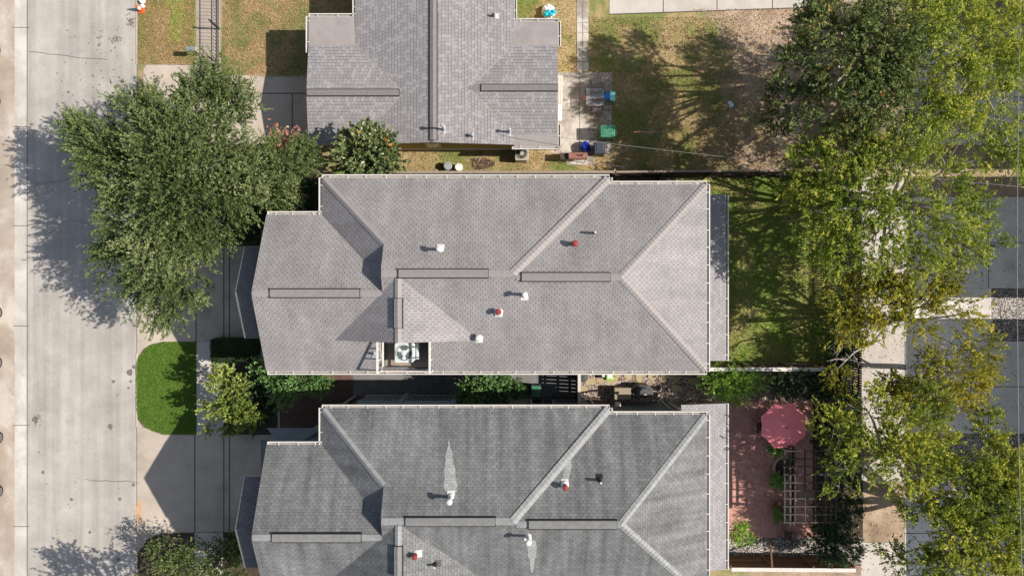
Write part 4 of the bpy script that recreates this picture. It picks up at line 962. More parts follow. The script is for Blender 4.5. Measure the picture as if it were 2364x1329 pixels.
m = MB(); m.tube([(ux, uy, .3), (ux, uy, 2.6)], .025, 10); m.build('pole', 'wooddark', T)
m = MB()
for i in range(n): m.bar((ux, uy, 2.5), tuple(Vector(ring[i]) - Vector((0, 0, .03))), .015, .02)
m.build('ribs', 'wooddark', T)
m = MB(); m.lathe((ux, uy, 2.56), [(.03, 0), (.05, .03), (.01, .1)], 10); m.build('finial', 'wooddark', T)
m = MB(); m.lathe((ux, uy, 0), [(.28, .022), (.28, .07), (.06, .12), (.04, .3)], 20); m.build('base', 'blackmetal', T)
T = thing('patio_table', 'round dark metal table under the coral umbrella', 'table', (ux, uy, 0)); m = MB(); m.lathe((ux, uy, .7), [(.04, 0), (.5, 0), (.52, .02), (.5, .035), (.04, .035)], 28); m.build('tabletop', 'darkmesh', T)
for i in range(4): a = R(45 + 90 * i); m = MB(); m.tube([(ux + .1 * math.cos(a), uy + .1 * math.sin(a), .69), (ux + .38 * math.cos(a), uy + .38 * math.sin(a), .02)], .016, 6); m.build('leg', 'blackmetal', T)
def ironchair(label, x, y, rot, mat='blackmetal', group=None, slat=False):
    T = thing('garden_chair', label, 'chair', (x, y, 0), group); c_, s2 = math.cos(rot), math.sin(rot); Q = lambda a, b, z: (x + a * c_ - b * s2, y + a * s2 + b * c_, z)
    m = MB()
    for i in range(5): m.bar(Q(-.22, -.2 + i * .1, .43), Q(.22, -.2 + i * .1, .43), .075, .02)
    m.build('seat', mat, T)
    m = MB()
    for i in range(5): m.bar(Q(-.2 + i * .1, -.24, .45), Q(-.2 + i * .1, -.36, .95), .07 if slat else .03, .02)
    m.tube([Q(-.24, -.23, .44), Q(-.25, -.36, .9), Q(0, -.38, 1.0), Q(.25, -.36, .9), Q(.24, -.23, .44)], .018, 6); m.build('backrest', mat, T)
    for a in (-.25, .25):
        for b in (-.22, .22): m = MB(); m.tube([Q(a, b, .43), Q(a * 1.1, b * 1.2, .02)], .017, 6); m.build('leg', mat, T)
        m = MB(); m.tube([Q(a, -.3, .64), Q(a * 1.1, .2, .66), Q(a, .24, .44)], .02, 6); m.build('armrest', mat, T)
    return T
ironchair('black metal chair at the left side of coral umbrella', *W(1757, 985, .45), R(-90))
ironchair('grey metal chair below the pergola near the gravel', *W(1820, 1236, .45), R(170), 'greywood')
ironchair('brown wooden chair at the left edge of the pergola', *W(1802, 1158, .4), R(-50), 'woodbrown', None, True)
ironchair('tan wooden chair under the middle of the pergola', *W(1858, 1140, .4), R(90), 'tan', None, True)
T = thing('stone_ring', 'pale curved stone border of the round planter beside the pergola', 'planter', W3(1803, 1078))
cxr, cyr = W(1808, 1077); m = MB(); pts = arc(cxr, cyr, .58, 60, 300, 18)
for i in range(18): m.bar((*pts[i], .1), (*pts[i + 1], .1), .14, .2)
m.build('border', 'stone', T); m = MB(); m.lathe((cxr, cyr, 0), [(.5, .024), (.5, .12), (.01, .14)], 20); m.build('soil', 'soil', T)
# pergola
x0, y1 = W(1812, 1036, 2.45); x1, y0 = W(1930, 1208, 2.45)
T = thing('pergola', 'weathered grey wooden pergola with open lattice top on the brick patio', 'pergola', ((x0 + x1) / 2, (y0 + y1) / 2, 0))
m = MB(); nx = 6
for i in range(nx):
    xx = x0 + (x1 - x0) * i / (nx - 1); m.box(xx - .03, xx + .03, y0, y1, 2.36, 2.45)
m.build('rafters', 'greywood', T); m = MB()
for i in range(10): yy = y0 + .08 + (y1 - y0 - .16) * i / 9; m.box(x0 - .1, x1 + .05, yy - .028, yy + .028, 2.453, 2.51)
m.build('lattice', 'greywood', T)
m = MB()
for xx in (x0 + .32, x0 + .5, x1 - .2): m.box(xx - .045, xx + .045, y0 - .12, y1 + .12, 2.2, 2.355)
m.build('beam', 'greywood', T)
for xx in (x0 + .41, x1 - .2):
    for yy in (y0 + .15, y1 - .15): m = MB(); m.box(xx - .07, xx + .07, yy - .07, yy + .07, 0.02, 2.2); m.build('post', 'greywood', T)

# ---------------------------------------------------------------- cars along the left edge
def car(label, pyf, pyr, paint, xe=2.0):
    """front and rear wheel rows, near side at ground x of pixel xe"""
    xs = W(xe, 0)[0]; yf, yr = W(0, pyf)[1], W(0, pyr)[1]; ym = (yf + yr) / 2; wb = yf - yr; WD = 1.82; xc = xs - WD / 2
    T = thing('parked_car', label, 'car', (xc, ym, 0), 'cars parked along the far kerb')
    k = wb / 2.7
    prof = [(-2.25, .35), (-2.3, .75), (-2.15, .95), (-1.55, 1.02), (1.0, 1.0), (2.1, .85), (2.3, .65), (2.25, .3)]
    m = MB(); n = len(prof)
    for s0, s1, ins in ((-1, 1, .0),):
        vs = [(xc + sg * (WD / 2 - (.06 if z > .9 else .0)), ym + a * k, z) for sg in (-1, 1) for a, z in prof]
        m.add(vs, [tuple(range(n)), tuple(range(n, 2 * n))[::-1]] + [(i, (i + 1) % n, n + (i + 1) % n, n + i) for i in range(n)])
    m.build('body', paint, T, bevel=.06)
    m = MB(); cab = [(-1.75, 1.0, .8), (-1.2, 1.42, .62), (.35, 1.45, .62), (1.15, .98, .8)]
    m.add([(xc + sg * w_, ym + a * k, z) for sg in (-1, 1) for a, z, w_ in cab], [(0, 1, 2, 3), (7, 6, 5, 4), (0, 4, 5, 1), (1, 5, 6, 2), (2, 6, 7, 3), (3, 7, 4, 0)]); m.build('windows', 'windowglass', T)
    m = MB(); m.prism([(xc - .6, ym - 1.2 * k), (xc + .6, ym - 1.2 * k), (xc + .6, ym + .35 * k), (xc - .6, ym + .35 * k)], 1.43, 1.48, sc=.95); m.build('roof', paint, T, bevel=.02)
    for s in (-1, 1):
        m = MB(); m.box(xc + s * .55 - .2, xc + s * .55 + .2, ym + 2.22 * k, ym + 2.33 * k, .62, .74); m.build('headlight', 'pvc', T, bevel=.02)
        m = MB(); m.box(xc + s * .6 - .2, xc + s * .6 + .2, ym - 2.33 * k, ym - 2.24 * k, .7, .84); m.build('tail_light', 'red', T, bevel=.02)
        for yy in (yf, yr):
            m = MB(); X = xc + s * (WD / 2 - .07); e = .11 * s
            m.lathe((X, yy, .33), [(.2, -.11), (.31, -.11), (.335, -.07), (.335, .07), (.31, .12), (.2, .12)] , 28, axis='x'); wo = m.build('wheel', 'tyre', T)
            r_ = MB()
            r_.lathe((X + s * .1, yy, .33), [(.2, 0), (.215, s * .028), (.19, s * .028), (.185, s * .005)], 24, axis='x')
            for i in range(10): a = 2 * math.pi * i / 10; r_.bar((X + s * .12, yy + .03 * math.cos(a), .33 + .03 * math.sin(a)), (X + s * .12, yy + .19 * math.cos(a), .33 + .19 * math.sin(a)), .03, .03)
            r_.build('rim', 'rim', wo)
    return T
car('dark car parked at the left edge, topmost of three', 118, 235, 'carblack', 0)
car('dark car parked at the left edge, beside the bright lawn', 721, 836, 'carblack', 4)
car('silver car parked at the left edge, lowest of three', 1007, 1130, 'carsilver', 6)

# ---------------------------------------------------------------- power lines and alley pole
def wire(label, pts, r=.012, sag=.25, mat='wire', cat='cable', name='overhead_cable'):
    m = MB(); a, b = Vector(pts[0]), Vector(pts[1]); n = 14
    m.tube([a.lerp(b, i / n) - Vector((0, 0, sag * 4 * (i / n) * (1 - i / n))) for i in range(n + 1)], r, 6); return tag(m.build(name, mat), label, cat, None)
wire('service cable running from yellow house roof towards the alley trees', (*W(1180, 304, 3.5), 3.5), .016) if False else None
wire('pale service cable running from the yellow house roof to the alley', [W3(1180, 303, 3.6), W3(2364, 432, 7.6)], .010, .5)
wire('thin pale cable slanting from the barrel grill to fence', [W3(1345, 368, 1.2), W3(1440, 386, 1.7)], .010, .05)
wire('pale utility cable running straight down beyond the driveways', [W3(2358, -60, 7.5), W3(2362, 1400, 7.5)], .013, .3)
for k, (ya, yb) in enumerate(((708, 709), (725, 726), (733, 735))): pass

# ---------------------------------------------------------------- vegetation
rng = np.random.default_rng(11)
def leaf_mesh(name, C, D, N, Ls, Ws, T_, mat, parent):
    """C centres, D directions, N rough normals; diamond leaves"""
    n = len(C); S_ = np.cross(D, N); S_ /= np.linalg.norm(S_, axis=1, keepdims=True) + 1e-9
    V = np.stack([C - D * Ls[:, None] * .5, C + S_ * Ws[:, None] * .5, C + D * Ls[:, None] * .5, C - S_ * Ws[:, None] * .5], 1).reshape(-1, 3)
    off = np.array(parent_loc(parent)); V = V - off
    me = bpy.data.meshes.new(name); me.vertices.add(4 * n); me.loops.add(4 * n); me.polygons.add(n)
    me.vertices.foreach_set('co', V.astype(np.float32).ravel()); me.loops.foreach_set('vertex_index', np.arange(4 * n, dtype=np.int32))
    me.polygons.foreach_set('loop_start', np.arange(0, 4 * n, 4, dtype=np.int32)); me.update(calc_edges=True)
    at = me.attributes.new('tint', 'FLOAT', 'FACE'); at.data.foreach_set('value', np.clip(T_, 0, 1).astype(np.float32))
    me.materials.append(M[mat]); o = bpy.data.objects.new(name, me); COL.objects.link(o)
    if parent: o.parent = parent
    return o
def fbm(P, seed):
    r = np.random.default_rng(seed); out = np.zeros(len(P))
    for f, a in ((.5, 1), (1.1, .7), (2.3, .5)):
        for _ in range(3):
            d = r.normal(size=3); d /= np.linalg.norm(d); out += a * np.sin(P @ d * f * 2 * np.pi / 2.2 + r.uniform(0, 6.28))
    return out / 3.3
def nrm(a): return a / (np.linalg.norm(a, axis=1, keepdims=True) + 1e-9)
def foliage(lobes, centre, dens=34, leaf=(.12, .055), per=16, twig=(.45, .95), gap=-.45, seed=0, out=.5, rise=.15, curl=.25, inner=.45, clump=.0, align=1.0):
    """sprays of leaves on twigs over each lobe (shell), plus an inner, lower layer that fills the crown's volume"""
    Cs, Ds, Ns, Ts = [], [], [], []
    for li, lb in enumerate(lobes):
        px, py, z, r, *rest = lb; dz = rest[0] if rest else .6; tb = rest[1] if len(rest) > 1 else 0.
        cx, cy = W(px, py, z); rw = r * (H - z) / F
        for layer in (0, 1):
            n = int(dens * rw * rw * 4 * (1 if layer == 0 else inner))
            u = nrm(rng.normal(size=(n, 3))); u[:, 2] = np.where(u[:, 2] < -.35, -u[:, 2], u[:, 2])
            fr = rng.uniform(.55 if layer == 0 else 0, 1 if layer == 0 else .62, n) ** .6; lump = 1 + .16 * np.sin(u[:, 0] * 5 + li) * np.cos(u[:, 1] * 6 + li * 2)
            if layer == 0: lump = lump + .22 * fbm(u * rw * 1.6 + np.array([cx, cy, z]), seed + 9)
            base = np.array([cx, cy, z - (.0 if layer == 0 else .35 * rw * dz)]) + u * (fr * lump)[:, None] * np.array([rw, rw, rw * dz]) * .84
            nz = fbm(base, seed) + (clump * fbm(base * 2.6, seed + 31) if layer == 0 else 0)
            keep = nz > (gap if layer == 0 else gap - .35); base, u = base[keep], u[keep]; n = len(base)
            if n == 0: continue
            radial = base - np.array([centre[0], centre[1], base[:, 2].mean() - 1.5]); radial = nrm(radial)
            # neighbouring twigs share a direction, so leaves gather into sprays
            q = np.floor(base * 1.3).astype(int); hsh = (q[:, 0] * 73856093 ^ q[:, 1] * 19349663 ^ q[:, 2] * 83492791) & 1023
            tab = np.random.default_rng(seed + 77).normal(size=(1024, 3))
            d = nrm(u * .55 + radial * out + tab[hsh] * .28 + rng.normal(size=(n, 3)) * .2 + np.array([0, 0, rise]))
            L = rng.uniform(*twig, n); tw = rng.normal(0, .13, n) + fbm(base, seed + 5) * .2 + .45 + tb
            side = nrm(np.cross(d, nrm(rng.normal(size=(n, 3)))))
            t = rng.uniform(0, 1, (n, per)) ** .8
            bend = (t ** 2)[..., None] * side[:, None, :] * curl * L[:, None, None]
            c = base[:, None, :] + d[:, None, :] * (t * L[:, None])[..., None] + bend + rng.normal(0, .03, (n, per, 3))
            dd = nrm((d[:, None, :] * align + rng.normal(size=(n, per, 3)) * .55).reshape(-1, 3))
            Cs.append(c.reshape(-1, 3)); Ds.append(dd); Ts.append((np.clip(tw[:, None] + rng.normal(0, .1, (n, per)) + (t - .5) * .3, 0, .96) + 1.0 * (rng.uniform(size=(n, 1)) < .004)).ravel())
            Ns.append(nrm(np.array([.2, 0, .75]) + rng.normal(size=(len(dd), 3)) * .65))
    C = np.concatenate(Cs); D = np.concatenate(Ds); N = np.concatenate(Ns); T_ = np.concatenate(Ts)
    Ls = rng.uniform(.7, 1.25, len(C)) * leaf[0]; Ws = rng.uniform(.75, 1.2, len(C)) * leaf[1]
    return C, D, N, Ls, Ws, T_
def limbs(mb, base, lobes, trunk_r=.22, split=.45, twigs=6, mi=0, seed=0, spread=.85, tr=.013):
    r = random.Random(seed); top = Vector((base[0], base[1], 0)); zc = sum(l[2] for l in lobes) / len(lobes)
    cen = Vector((sum(W(l[0], l[1], l[2])[0] for l in lobes) / len(lobes), sum(W(l[0], l[1], l[2])[1] for l in lobes) / len(lobes), 0))
    fork = Vector((base[0] * .8 + cen.x * .2, base[1] * .8 + cen.y * .2, zc * split))
    mb.tube([top, top.lerp(fork, .5) + Vector((.05, .04, 0)), fork], [trunk_r * 1.25, trunk_r, trunk_r * .9], 10, mi)
    for lb in lobes:
        c = Vector(W3(*lb[:3])); rw = lb[3] * (H - lb[2]) / F; c.z -= rw * .2
        m1 = fork.lerp(c, .4) + Vector((r.uniform(-.3, .3), r.uniform(-.3, .3), .25)); m2 = fork.lerp(c, .75) + Vector((r.uniform(-.25, .25), r.uniform(-.25, .25), .2))
        mb.tube([fork - Vector((0, 0, .1)), m1, m2, c], [trunk_r * .42, trunk_r * .28, trunk_r * .17, trunk_r * .09], 7, mi)
        for i in range(twigs):
            a = r.uniform(0, 6.28); u = Vector((math.cos(a), math.sin(a), r.uniform(.05, .75))); st = m2.lerp(c, r.uniform(0, 1)); e = c + Vector((u.x * rw, u.y * rw, u.z * rw * .6)) * spread
            k = st.lerp(e, .5) + Vector((r.uniform(-.15, .15), r.uniform(-.15, .15), r.uniform(0, .2)))
            mb.tube([st, k, e], [tr * 1.8, tr * 1.1, tr * .5], 5, mi)
            for _ in range(3):
                s2 = k.lerp(e, r.uniform(0, .8)); e2 = s2 + Vector((r.uniform(-.5, .5), r.uniform(-.5, .5), r.uniform(0, .3))) * rw * .6; mb.tube([s2, e2], [tr * .8, tr * .35], 4, mi)
def tree(name, label, cat, base_px, lobes, mat, bark='bark', group=None, trunk_r=.22, seed=1, twigs=6, lk=None, **k):
    b = W(*base_px); T = thing(name, label, cat, (*b, 0), group)
    m = MB(); limbs(m, b, lobes, trunk_r, seed=seed, twigs=twigs, **(lk or {})); m.build('trunk', bark, T)
    F_ = foliage(lobes, b, seed=seed, **k); leaf_mesh('crown', *F_, mat, T); return T
OLIVE = [(0, (0.040, 0.064, 0.022)), (.35, (0.098, 0.141, 0.043)), (.6, (0.163, 0.215, 0.073)), (.85, (0.261, 0.303, 0.128)), (1, (0.365, 0.378, 0.194))]
M['lf_oak'] = leafmat('oak_leaf', OLIVE)
M['lf_green'] = leafmat('green_leaf', [(0, (0.043, 0.099, 0.021)), (.4, (0.099, 0.213, 0.043)), (.7, (0.185, 0.341, 0.078)), (1, (0.341, 0.483, 0.142))])
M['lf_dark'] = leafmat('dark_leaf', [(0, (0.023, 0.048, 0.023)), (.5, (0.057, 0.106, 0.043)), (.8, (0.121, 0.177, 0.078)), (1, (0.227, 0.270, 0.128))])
M['lf_mag'] = leafmat('magnolia_leaf', [(0, (0.034, 0.060, 0.019)), (.4, (0.094, 0.137, 0.047)), (.8, (0.204, 0.239, 0.086)), (.975, (0.341, 0.324, 0.141)), (.99, (0.800, 0.272, 0.063)), (1, (0.800, 0.307, 0.063))], .12, .3, .6)
M['lf_ne'] = leafmat('ageing_leaf', [(0, (.05, .08, .03)), (.4, (.12, .165, .05)), (.65, (.22, .26, .08)), (.85, (.36, .36, .11)), (.93, (.5, .3, .08)), (1, (.6, .3, .09))])
M['lf_lime'] = leafmat('lime_leaf', [(0, (0.073, 0.119, 0.013)), (.35, (0.182, 0.251, 0.035)), (.65, (0.364, 0.415, 0.058)), (1, (0.655, 0.591, 0.126))], .38)
M['lf_yellow'] = leafmat('yellowing_leaf', [(0, (.10, .12, .02)), (.3, (.24, .25, .03)), (.65, (.44, .40, .045)), (1, (.62, .52, .09))], .35)
M['lf_mix'] = leafmat('yellow_green_leaf', [(0, (0.070, 0.111, 0.016)), (.35, (0.179, 0.232, 0.032)), (.65, (0.337, 0.382, 0.052)), (1, (0.676, 0.596, 0.093))], .32)
M['lf_shrub'] = leafmat('shrub_leaf', [(0, (0.043, 0.099, 0.028)), (.4, (0.114, 0.227, 0.064)), (.75, (0.227, 0.369, 0.121)), (1, (0.426, 0.540, 0.256))], .2)
M['lf_ylsh'] = leafmat('pale_shrub_leaf', [(0, (0.068, 0.109, 0.020)), (.4, (0.193, 0.253, 0.050)), (.75, (0.363, 0.434, 0.109)), (1, (0.511, 0.555, 0.199))], .3)
M['lf_bright'] = leafmat('bright_bush_leaf', [(0, (.10, .20, .02)), (.5, (.25, .42, .06)), (1, (.50, .62, .16))], .35)
M['lf_rust'] = leafmat('dead_leaf', [(0, (0.355, 0.128, 0.085)), (1, (0.750, 0.398, 0.284))], .2)

oak = [(250, 330, 5.2, 88), (330, 262, 5.4, 80), (470, 225, 5.6, 72), (540, 245, 5.4, 62), (390, 330, 6.4, 105), (500, 350, 6.4, 105), (300, 410, 5.8, 95), (410, 450, 6.8, 110), (540, 430, 6.0, 92), (625, 390, 5.2, 78), (680, 370, 4.6, 58),
       (640, 440, 4.6, 60), (300, 510, 5.6, 80), (370, 560, 6.0, 100), (270, 590, 5.2, 66), (460, 560, 5.6, 80), (330, 650, 5.4, 82), (420, 660, 5.4, 72), (380, 715, 4.7, 50), (490, 180, 5.0, 52), (230, 375, 5.0, 70), (505, 500, 5.2, 58), (200, 300, 4.9, 46)]
tree('oak_tree', 'huge spreading street tree with olive green crown between road and middle house', 'tree', (505, 452), oak, 'lf_oak', trunk_r=.34, seed=3, dens=29, per=21, leaf=(.12, .055), twig=(.38, .9), gap=-.3, clump=.75, twigs=5, out=.55, inner=.6)
sp = foliage([(655, 322, 4.6, 26)], W(640, 420), dens=26, per=16, leaf=(.13, .06), seed=44, gap=-2)
T = thing('tree', 'small reddish dead-leaved tree top poking out right of the street tree', 'tree', (*W(700, 330), 0)); m = MB(); limbs(m, W(700, 330), [(655, 322, 4.6, 24), (668, 335, 4.4, 30)], .06, seed=5, twigs=6); m.build('trunk', 'bark', T); leaf_mesh('crown', *sp, 'lf_rust', T)
tree('magnolia_tree', 'glossy dark magnolia with a few orange leaves beside the yellow house', 'tree', (868, 372), [(845, 352, 4.4, 72, .8), (820, 330, 4.5, 42), (870, 330, 4.5, 45), (885, 375, 3.9, 45), (815, 375, 3.9, 42), (842, 310, 4.8, 28)], 'lf_mag', trunk_r=.15, seed=8, dens=30, per=10, leaf=(.21, .095), twig=(.2, .45), gap=-1.2, out=.2, curl=.1)
# right-hand trees
tree('shade_tree', 'dark green tree with orange tinges over the top right yard', 'tree', (1960, 180), [(1930, 60, 7.5, 95), (1860, 150, 6.9, 80, .6, -.1), (1960, 160, 7.7, 95), (2050, 150, 7.5, 70), (2060, 280, 7.1, 70), (2000, 310, 6.9, 60), (1850, 240, 6.5, 66, .6, -.1), (1950, 255, 7.1, 75), (2050, 90, 7.9, 90), (2040, 210, 7.5, 80), (1900, 20, 7.3, 60), (1800, 210, 5.3, 34), (1800, 270, 5.1, 36), (2010, 20, 7.5, 70)],
     'lf_ne', 'palebark', 'trees along the alley', .26, 12, dens=31, per=19, leaf=(.125, .062), gap=-0.22, twigs=6, clump=.7, inner=.25, twig=(.3, .8))
tree('shade_tree', 'yellow-green tree in the very top right corner', 'tree', (2190, 150), [(2200, 40, 3.6, 80), (2290, 120, 3.8, 75), (2200, 260, 3.6, 66), (2130, 150, 3.6, 60), (2340, 30, 3.8, 60), (2300, 300, 3.4, 40), (2350, 120, 4, 50), (2090, 180, 6.2, 60), (2330, 240, 6.0, 66, .6, .1), (2130, 40, 6.4, 75), (2230, 60, 6.6, 85, .6, .15), (2320, 60, 6.4, 80, .6, .1), (2180, 150, 6.6, 85), (2280, 170, 6.4, 70, .6, .1), (2140, 250, 6.2, 70), (2210, 270, 6.0, 64), (2345, 350, 5.8, 60), (2250, 330, 5.6, 60), (2350, 150, 6.0, 60, .6, -.1)],
     'lf_lime', 'palebark', 'trees along the alley', .26, 13, dens=25, per=18, leaf=(.125, .062), gap=-0.20, twigs=6, clump=.7, inner=.25)
tree('shade_tree', 'bright green tree overhanging the back lawn and alley sidewalk', 'tree', (2020, 470), [(2160, 560, 5.8, 60), (2240, 480, 5.6, 50), (2020, 640, 5.4, 50), (1870, 400, 6.2, 84), (1960, 340, 6.6, 80), (1880, 490, 6.0, 82), (1970, 450, 7.0, 95), (2070, 380, 6.8, 88), (2090, 480, 7.0, 100), (2180, 500, 6.6, 80), (2010, 560, 6.4, 80), (1930, 580, 6.0, 66), (2120, 590, 6.2, 75), (2230, 560, 6.0, 60), (2180, 420, 6.4, 60), (2270, 560, 5.8, 42), (2130, 330, 6.2, 60), (2200, 370, 6.0, 50)],
     'lf_lime', 'palebark', 'trees along the alley', .3, 14, dens=21, per=19, leaf=(.125, .062), gap=-0.25, twigs=6, clump=.7, inner=.25, twig=(.3, .8), lk=dict(spread=1.0, tr=.014))
tree('shade_tree', 'yellow-leaved tree between the back lawn and bright apron', 'tree', (2030, 740), [(1960, 690, 4.9, 62, .6, -.12), (2050, 690, 5.3, 70), (1950, 780, 4.5, 55, .6, -.05), (2110, 730, 5.3, 58), (1940, 850, 4.3, 45), (2010, 760, 4.9, 50), (2160, 690, 5.3, 50), (2240, 720, 4.9, 42), (2170, 640, 5.3, 50, .6, -.15), (2060, 640, 5.3, 60, .6, -.2)],
     'lf_yellow', 'palebark', 'trees along the alley', .22, 15, dens=28, per=18, leaf=(.125, .062), gap=-0.27, twigs=6, clump=.7, inner=.25, twig=(.3, .8), lk=dict(tr=.014))
tree('shade_tree', 'golden tree spreading over the shaded lower driveway', 'tree', (2120, 850), [(2150, 830, 4.8, 40), (2100, 930, 4.6, 40), (2200, 790, 4.9, 40), (2210, 860, 5.1, 62, .6, .05), (2170, 900, 4.7, 44), (2250, 800, 4.7, 45), (2260, 860, 4.5, 36), (2060, 885, 3.9, 34, .6, -.15), (2230, 910, 4.5, 40), (2120, 890, 4.3, 30)],
     'lf_yellow', 'palebark', 'trees along the alley', .15, 16, dens=36, per=18, leaf=(.125, .062), gap=-0.42, twigs=6, clump=.7, inner=.25, twig=(.3, .8), lk=dict(tr=.014))
tree('shade_tree', 'large yellow-green tree over the pergola end of the brick patio', 'tree', (2000, 1040), [(1930, 985, 5.0, 66), (2010, 950, 5.4, 72), (2080, 990, 5.6, 80), (1990, 1040, 5.6, 85), (2080, 1070, 5.6, 85), (1930, 1090, 4.6, 48, .6, -.1), (2140, 930, 5.2, 56), (2150, 1040, 5.4, 66), (1960, 930, 5.0, 48), (2170, 980, 5.2, 45)],
     'lf_mix', 'palebark', 'trees along the alley', .28, 17, dens=18, per=19, leaf=(.125, .062), gap=-0.32, twigs=6, clump=.7, inner=.25, twig=(.3, .8))
tree('shade_tree', 'olive-yellow tree crowding the bottom right corner', 'tree', (2210, 1180), [(2040, 1010, 4.8, 50), (2060, 900, 4.2, 40), (2060, 1290, 4.2, 46), (2240, 1140, 5, 50), (2350, 1120, 5, 50), (2300, 1230, 5, 50), (2170, 1070, 5.3, 55), (2280, 1110, 5.3, 60), (2280, 990, 4.9, 46, .6, -.1), (2240, 1090, 5.5, 62), (2330, 1080, 5.3, 60), (2180, 1150, 5.5, 62), (2260, 1180, 5.7, 72), (2340, 1180, 5.3, 60), (2200, 1240, 5.5, 66), (2290, 1270, 5.5, 75), (2140, 1300, 5.1, 50), (2120, 1160, 5.1, 46), (2350, 1290, 5.3, 60), (2210, 1310, 5.3, 66)],
     'lf_mix', 'palebark', 'trees along the alley', .28, 18, dens=34, per=19, leaf=(.125, .062), gap=-0.30, twigs=6, clump=.7, inner=.25, twig=(.3, .8))
# shrubs and small plants
def shrub(name, label, cat, base, lobes, mat, seed, group=None, **k):
    kk = dict(dens=40, per=14, leaf=(.11, .06), twig=(.2, .5), gap=-1.1, rise=.3, out=.3); kk.update(k)
    return tree(name, label, cat, base, lobes, mat, 'bark', group, .035, seed, 4, dict(tr=.008), **kk)
shrub('small_tree', 'pale yellow-green small tree beside the bright lawn sidewalk', 'tree', (560, 905), [(530, 900, 2.6, 46), (545, 945, 2.4, 42), (500, 935, 2.2, 34), (575, 960, 2.2, 34), (515, 870, 2.4, 28), (530, 985, 2.0, 18), (480, 990, 1.8, 14)], 'lf_ylsh', 21, dens=28, gap=-.5, leaf=(.13, .08), twig=(.25, .6))
shrub('shrub', 'dense bright green shrub under the middle house front gutter', 'shrub', (680, 885), [(660, 880, 2.4, 46), (700, 882, 2.5, 44), (735, 885, 2.3, 36), (650, 915, 2.0, 32), (620, 860, 2.2, 34)], 'lf_shrub', 22, 'foundation shrubs')
shrub('shrub', 'round green shrub in the passage left of the green bin', 'shrub', (1140, 900), [(1100, 895, 2.4, 40), (1145, 885, 2.6, 44), (1183, 895, 2.4, 36), (1080, 915, 2.0, 30), (1150, 912, 2.2, 34)], 'lf_shrub', 23, 'foundation shrubs', leaf=(.13, .06))
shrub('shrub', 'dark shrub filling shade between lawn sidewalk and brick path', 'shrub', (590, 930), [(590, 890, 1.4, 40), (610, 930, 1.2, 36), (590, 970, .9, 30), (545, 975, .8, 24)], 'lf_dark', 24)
shrub('shrub', 'feathery lime green bush at the end of the side gravel', 'shrub', (1690, 890), [(1660, 885, 1.4, 38), (1700, 880, 1.6, 44), (1735, 880, 1.3, 30), (1690, 905, 1.2, 34), (1640, 868, 1.1, 22)], 'lf_bright', 25, leaf=(.12, .035), twig=(.35, .7))
shrub('shrub', 'blue-green shrub below the white-capped fence, middle one', 'shrub', (1845, 885), [(1800, 880, 1.4, 34), (1840, 885, 1.6, 38), (1880, 885, 1.5, 34)], 'lf_dark', 26, dens=44)
shrub('shrub', 'dark glossy shrub against the alley fence, right of white-capped fence end', 'shrub', (1930, 850), [(1920, 895, 1.6, 38), (1930, 850, 1.8, 36), (1935, 815, 1.8, 28), (1955, 920, 1.6, 30)], 'lf_dark', 27, dens=44)
shrub('shrub', 'dark green shrub at the right end of the braced fence', 'shrub', (1920, 1235), [(1890, 1240, 1.5, 36), (1930, 1215, 1.8, 44), (1950, 1260, 1.8, 40), (1910, 1275, 1.4, 26)], 'lf_dark', 28, dens=44)
shrub('shrub', 'bright shrub at the lower left corner of brick patio', 'shrub', (1705, 1225), [(1705, 1215, 1.2, 22), (1715, 1240, 1.2, 20), (1696, 1245, 1.0, 14)], 'lf_bright', 29, twig=(.3, .6))
shrub('shrub', 'thorny olive shrub at the bottom left by the road', 'shrub', (395, 1300), [(370, 1290, 2.2, 46), (420, 1310, 2.2, 46), (345, 1310, 2, 34), (430, 1265, 1.8, 28), (400, 1340, 2.2, 44)], 'lf_oak', 30, dens=24, gap=-.3, twig=(.4, .9))
shrub('shrub', 'olive shrub beside the bottom house front corner', 'shrub', (510, 1290), [(500, 1290, 1.8, 44), (530, 1260, 1.5, 34), (490, 1325, 2, 42), (545, 1310, 1.8, 36), (475, 1265, 1.6, 22)], 'lf_oak', 31, dens=26, gap=-.4, twig=(.3, .7))
tree('street_tree', 'street tree rooted just past the bottom edge, shading the road', 'tree', (400, 1500), [(330, 1440, 5.5, 70), (400, 1480, 6, 80), (300, 1500, 5.5, 70), (280, 1420, 5.3, 52), (390, 1400, 5.2, 40), (420, 1580, 6, 90)], 'lf_oak', 'bark', None, .25, 33, dens=10, per=16, leaf=(.15, .08), gap=-.45)
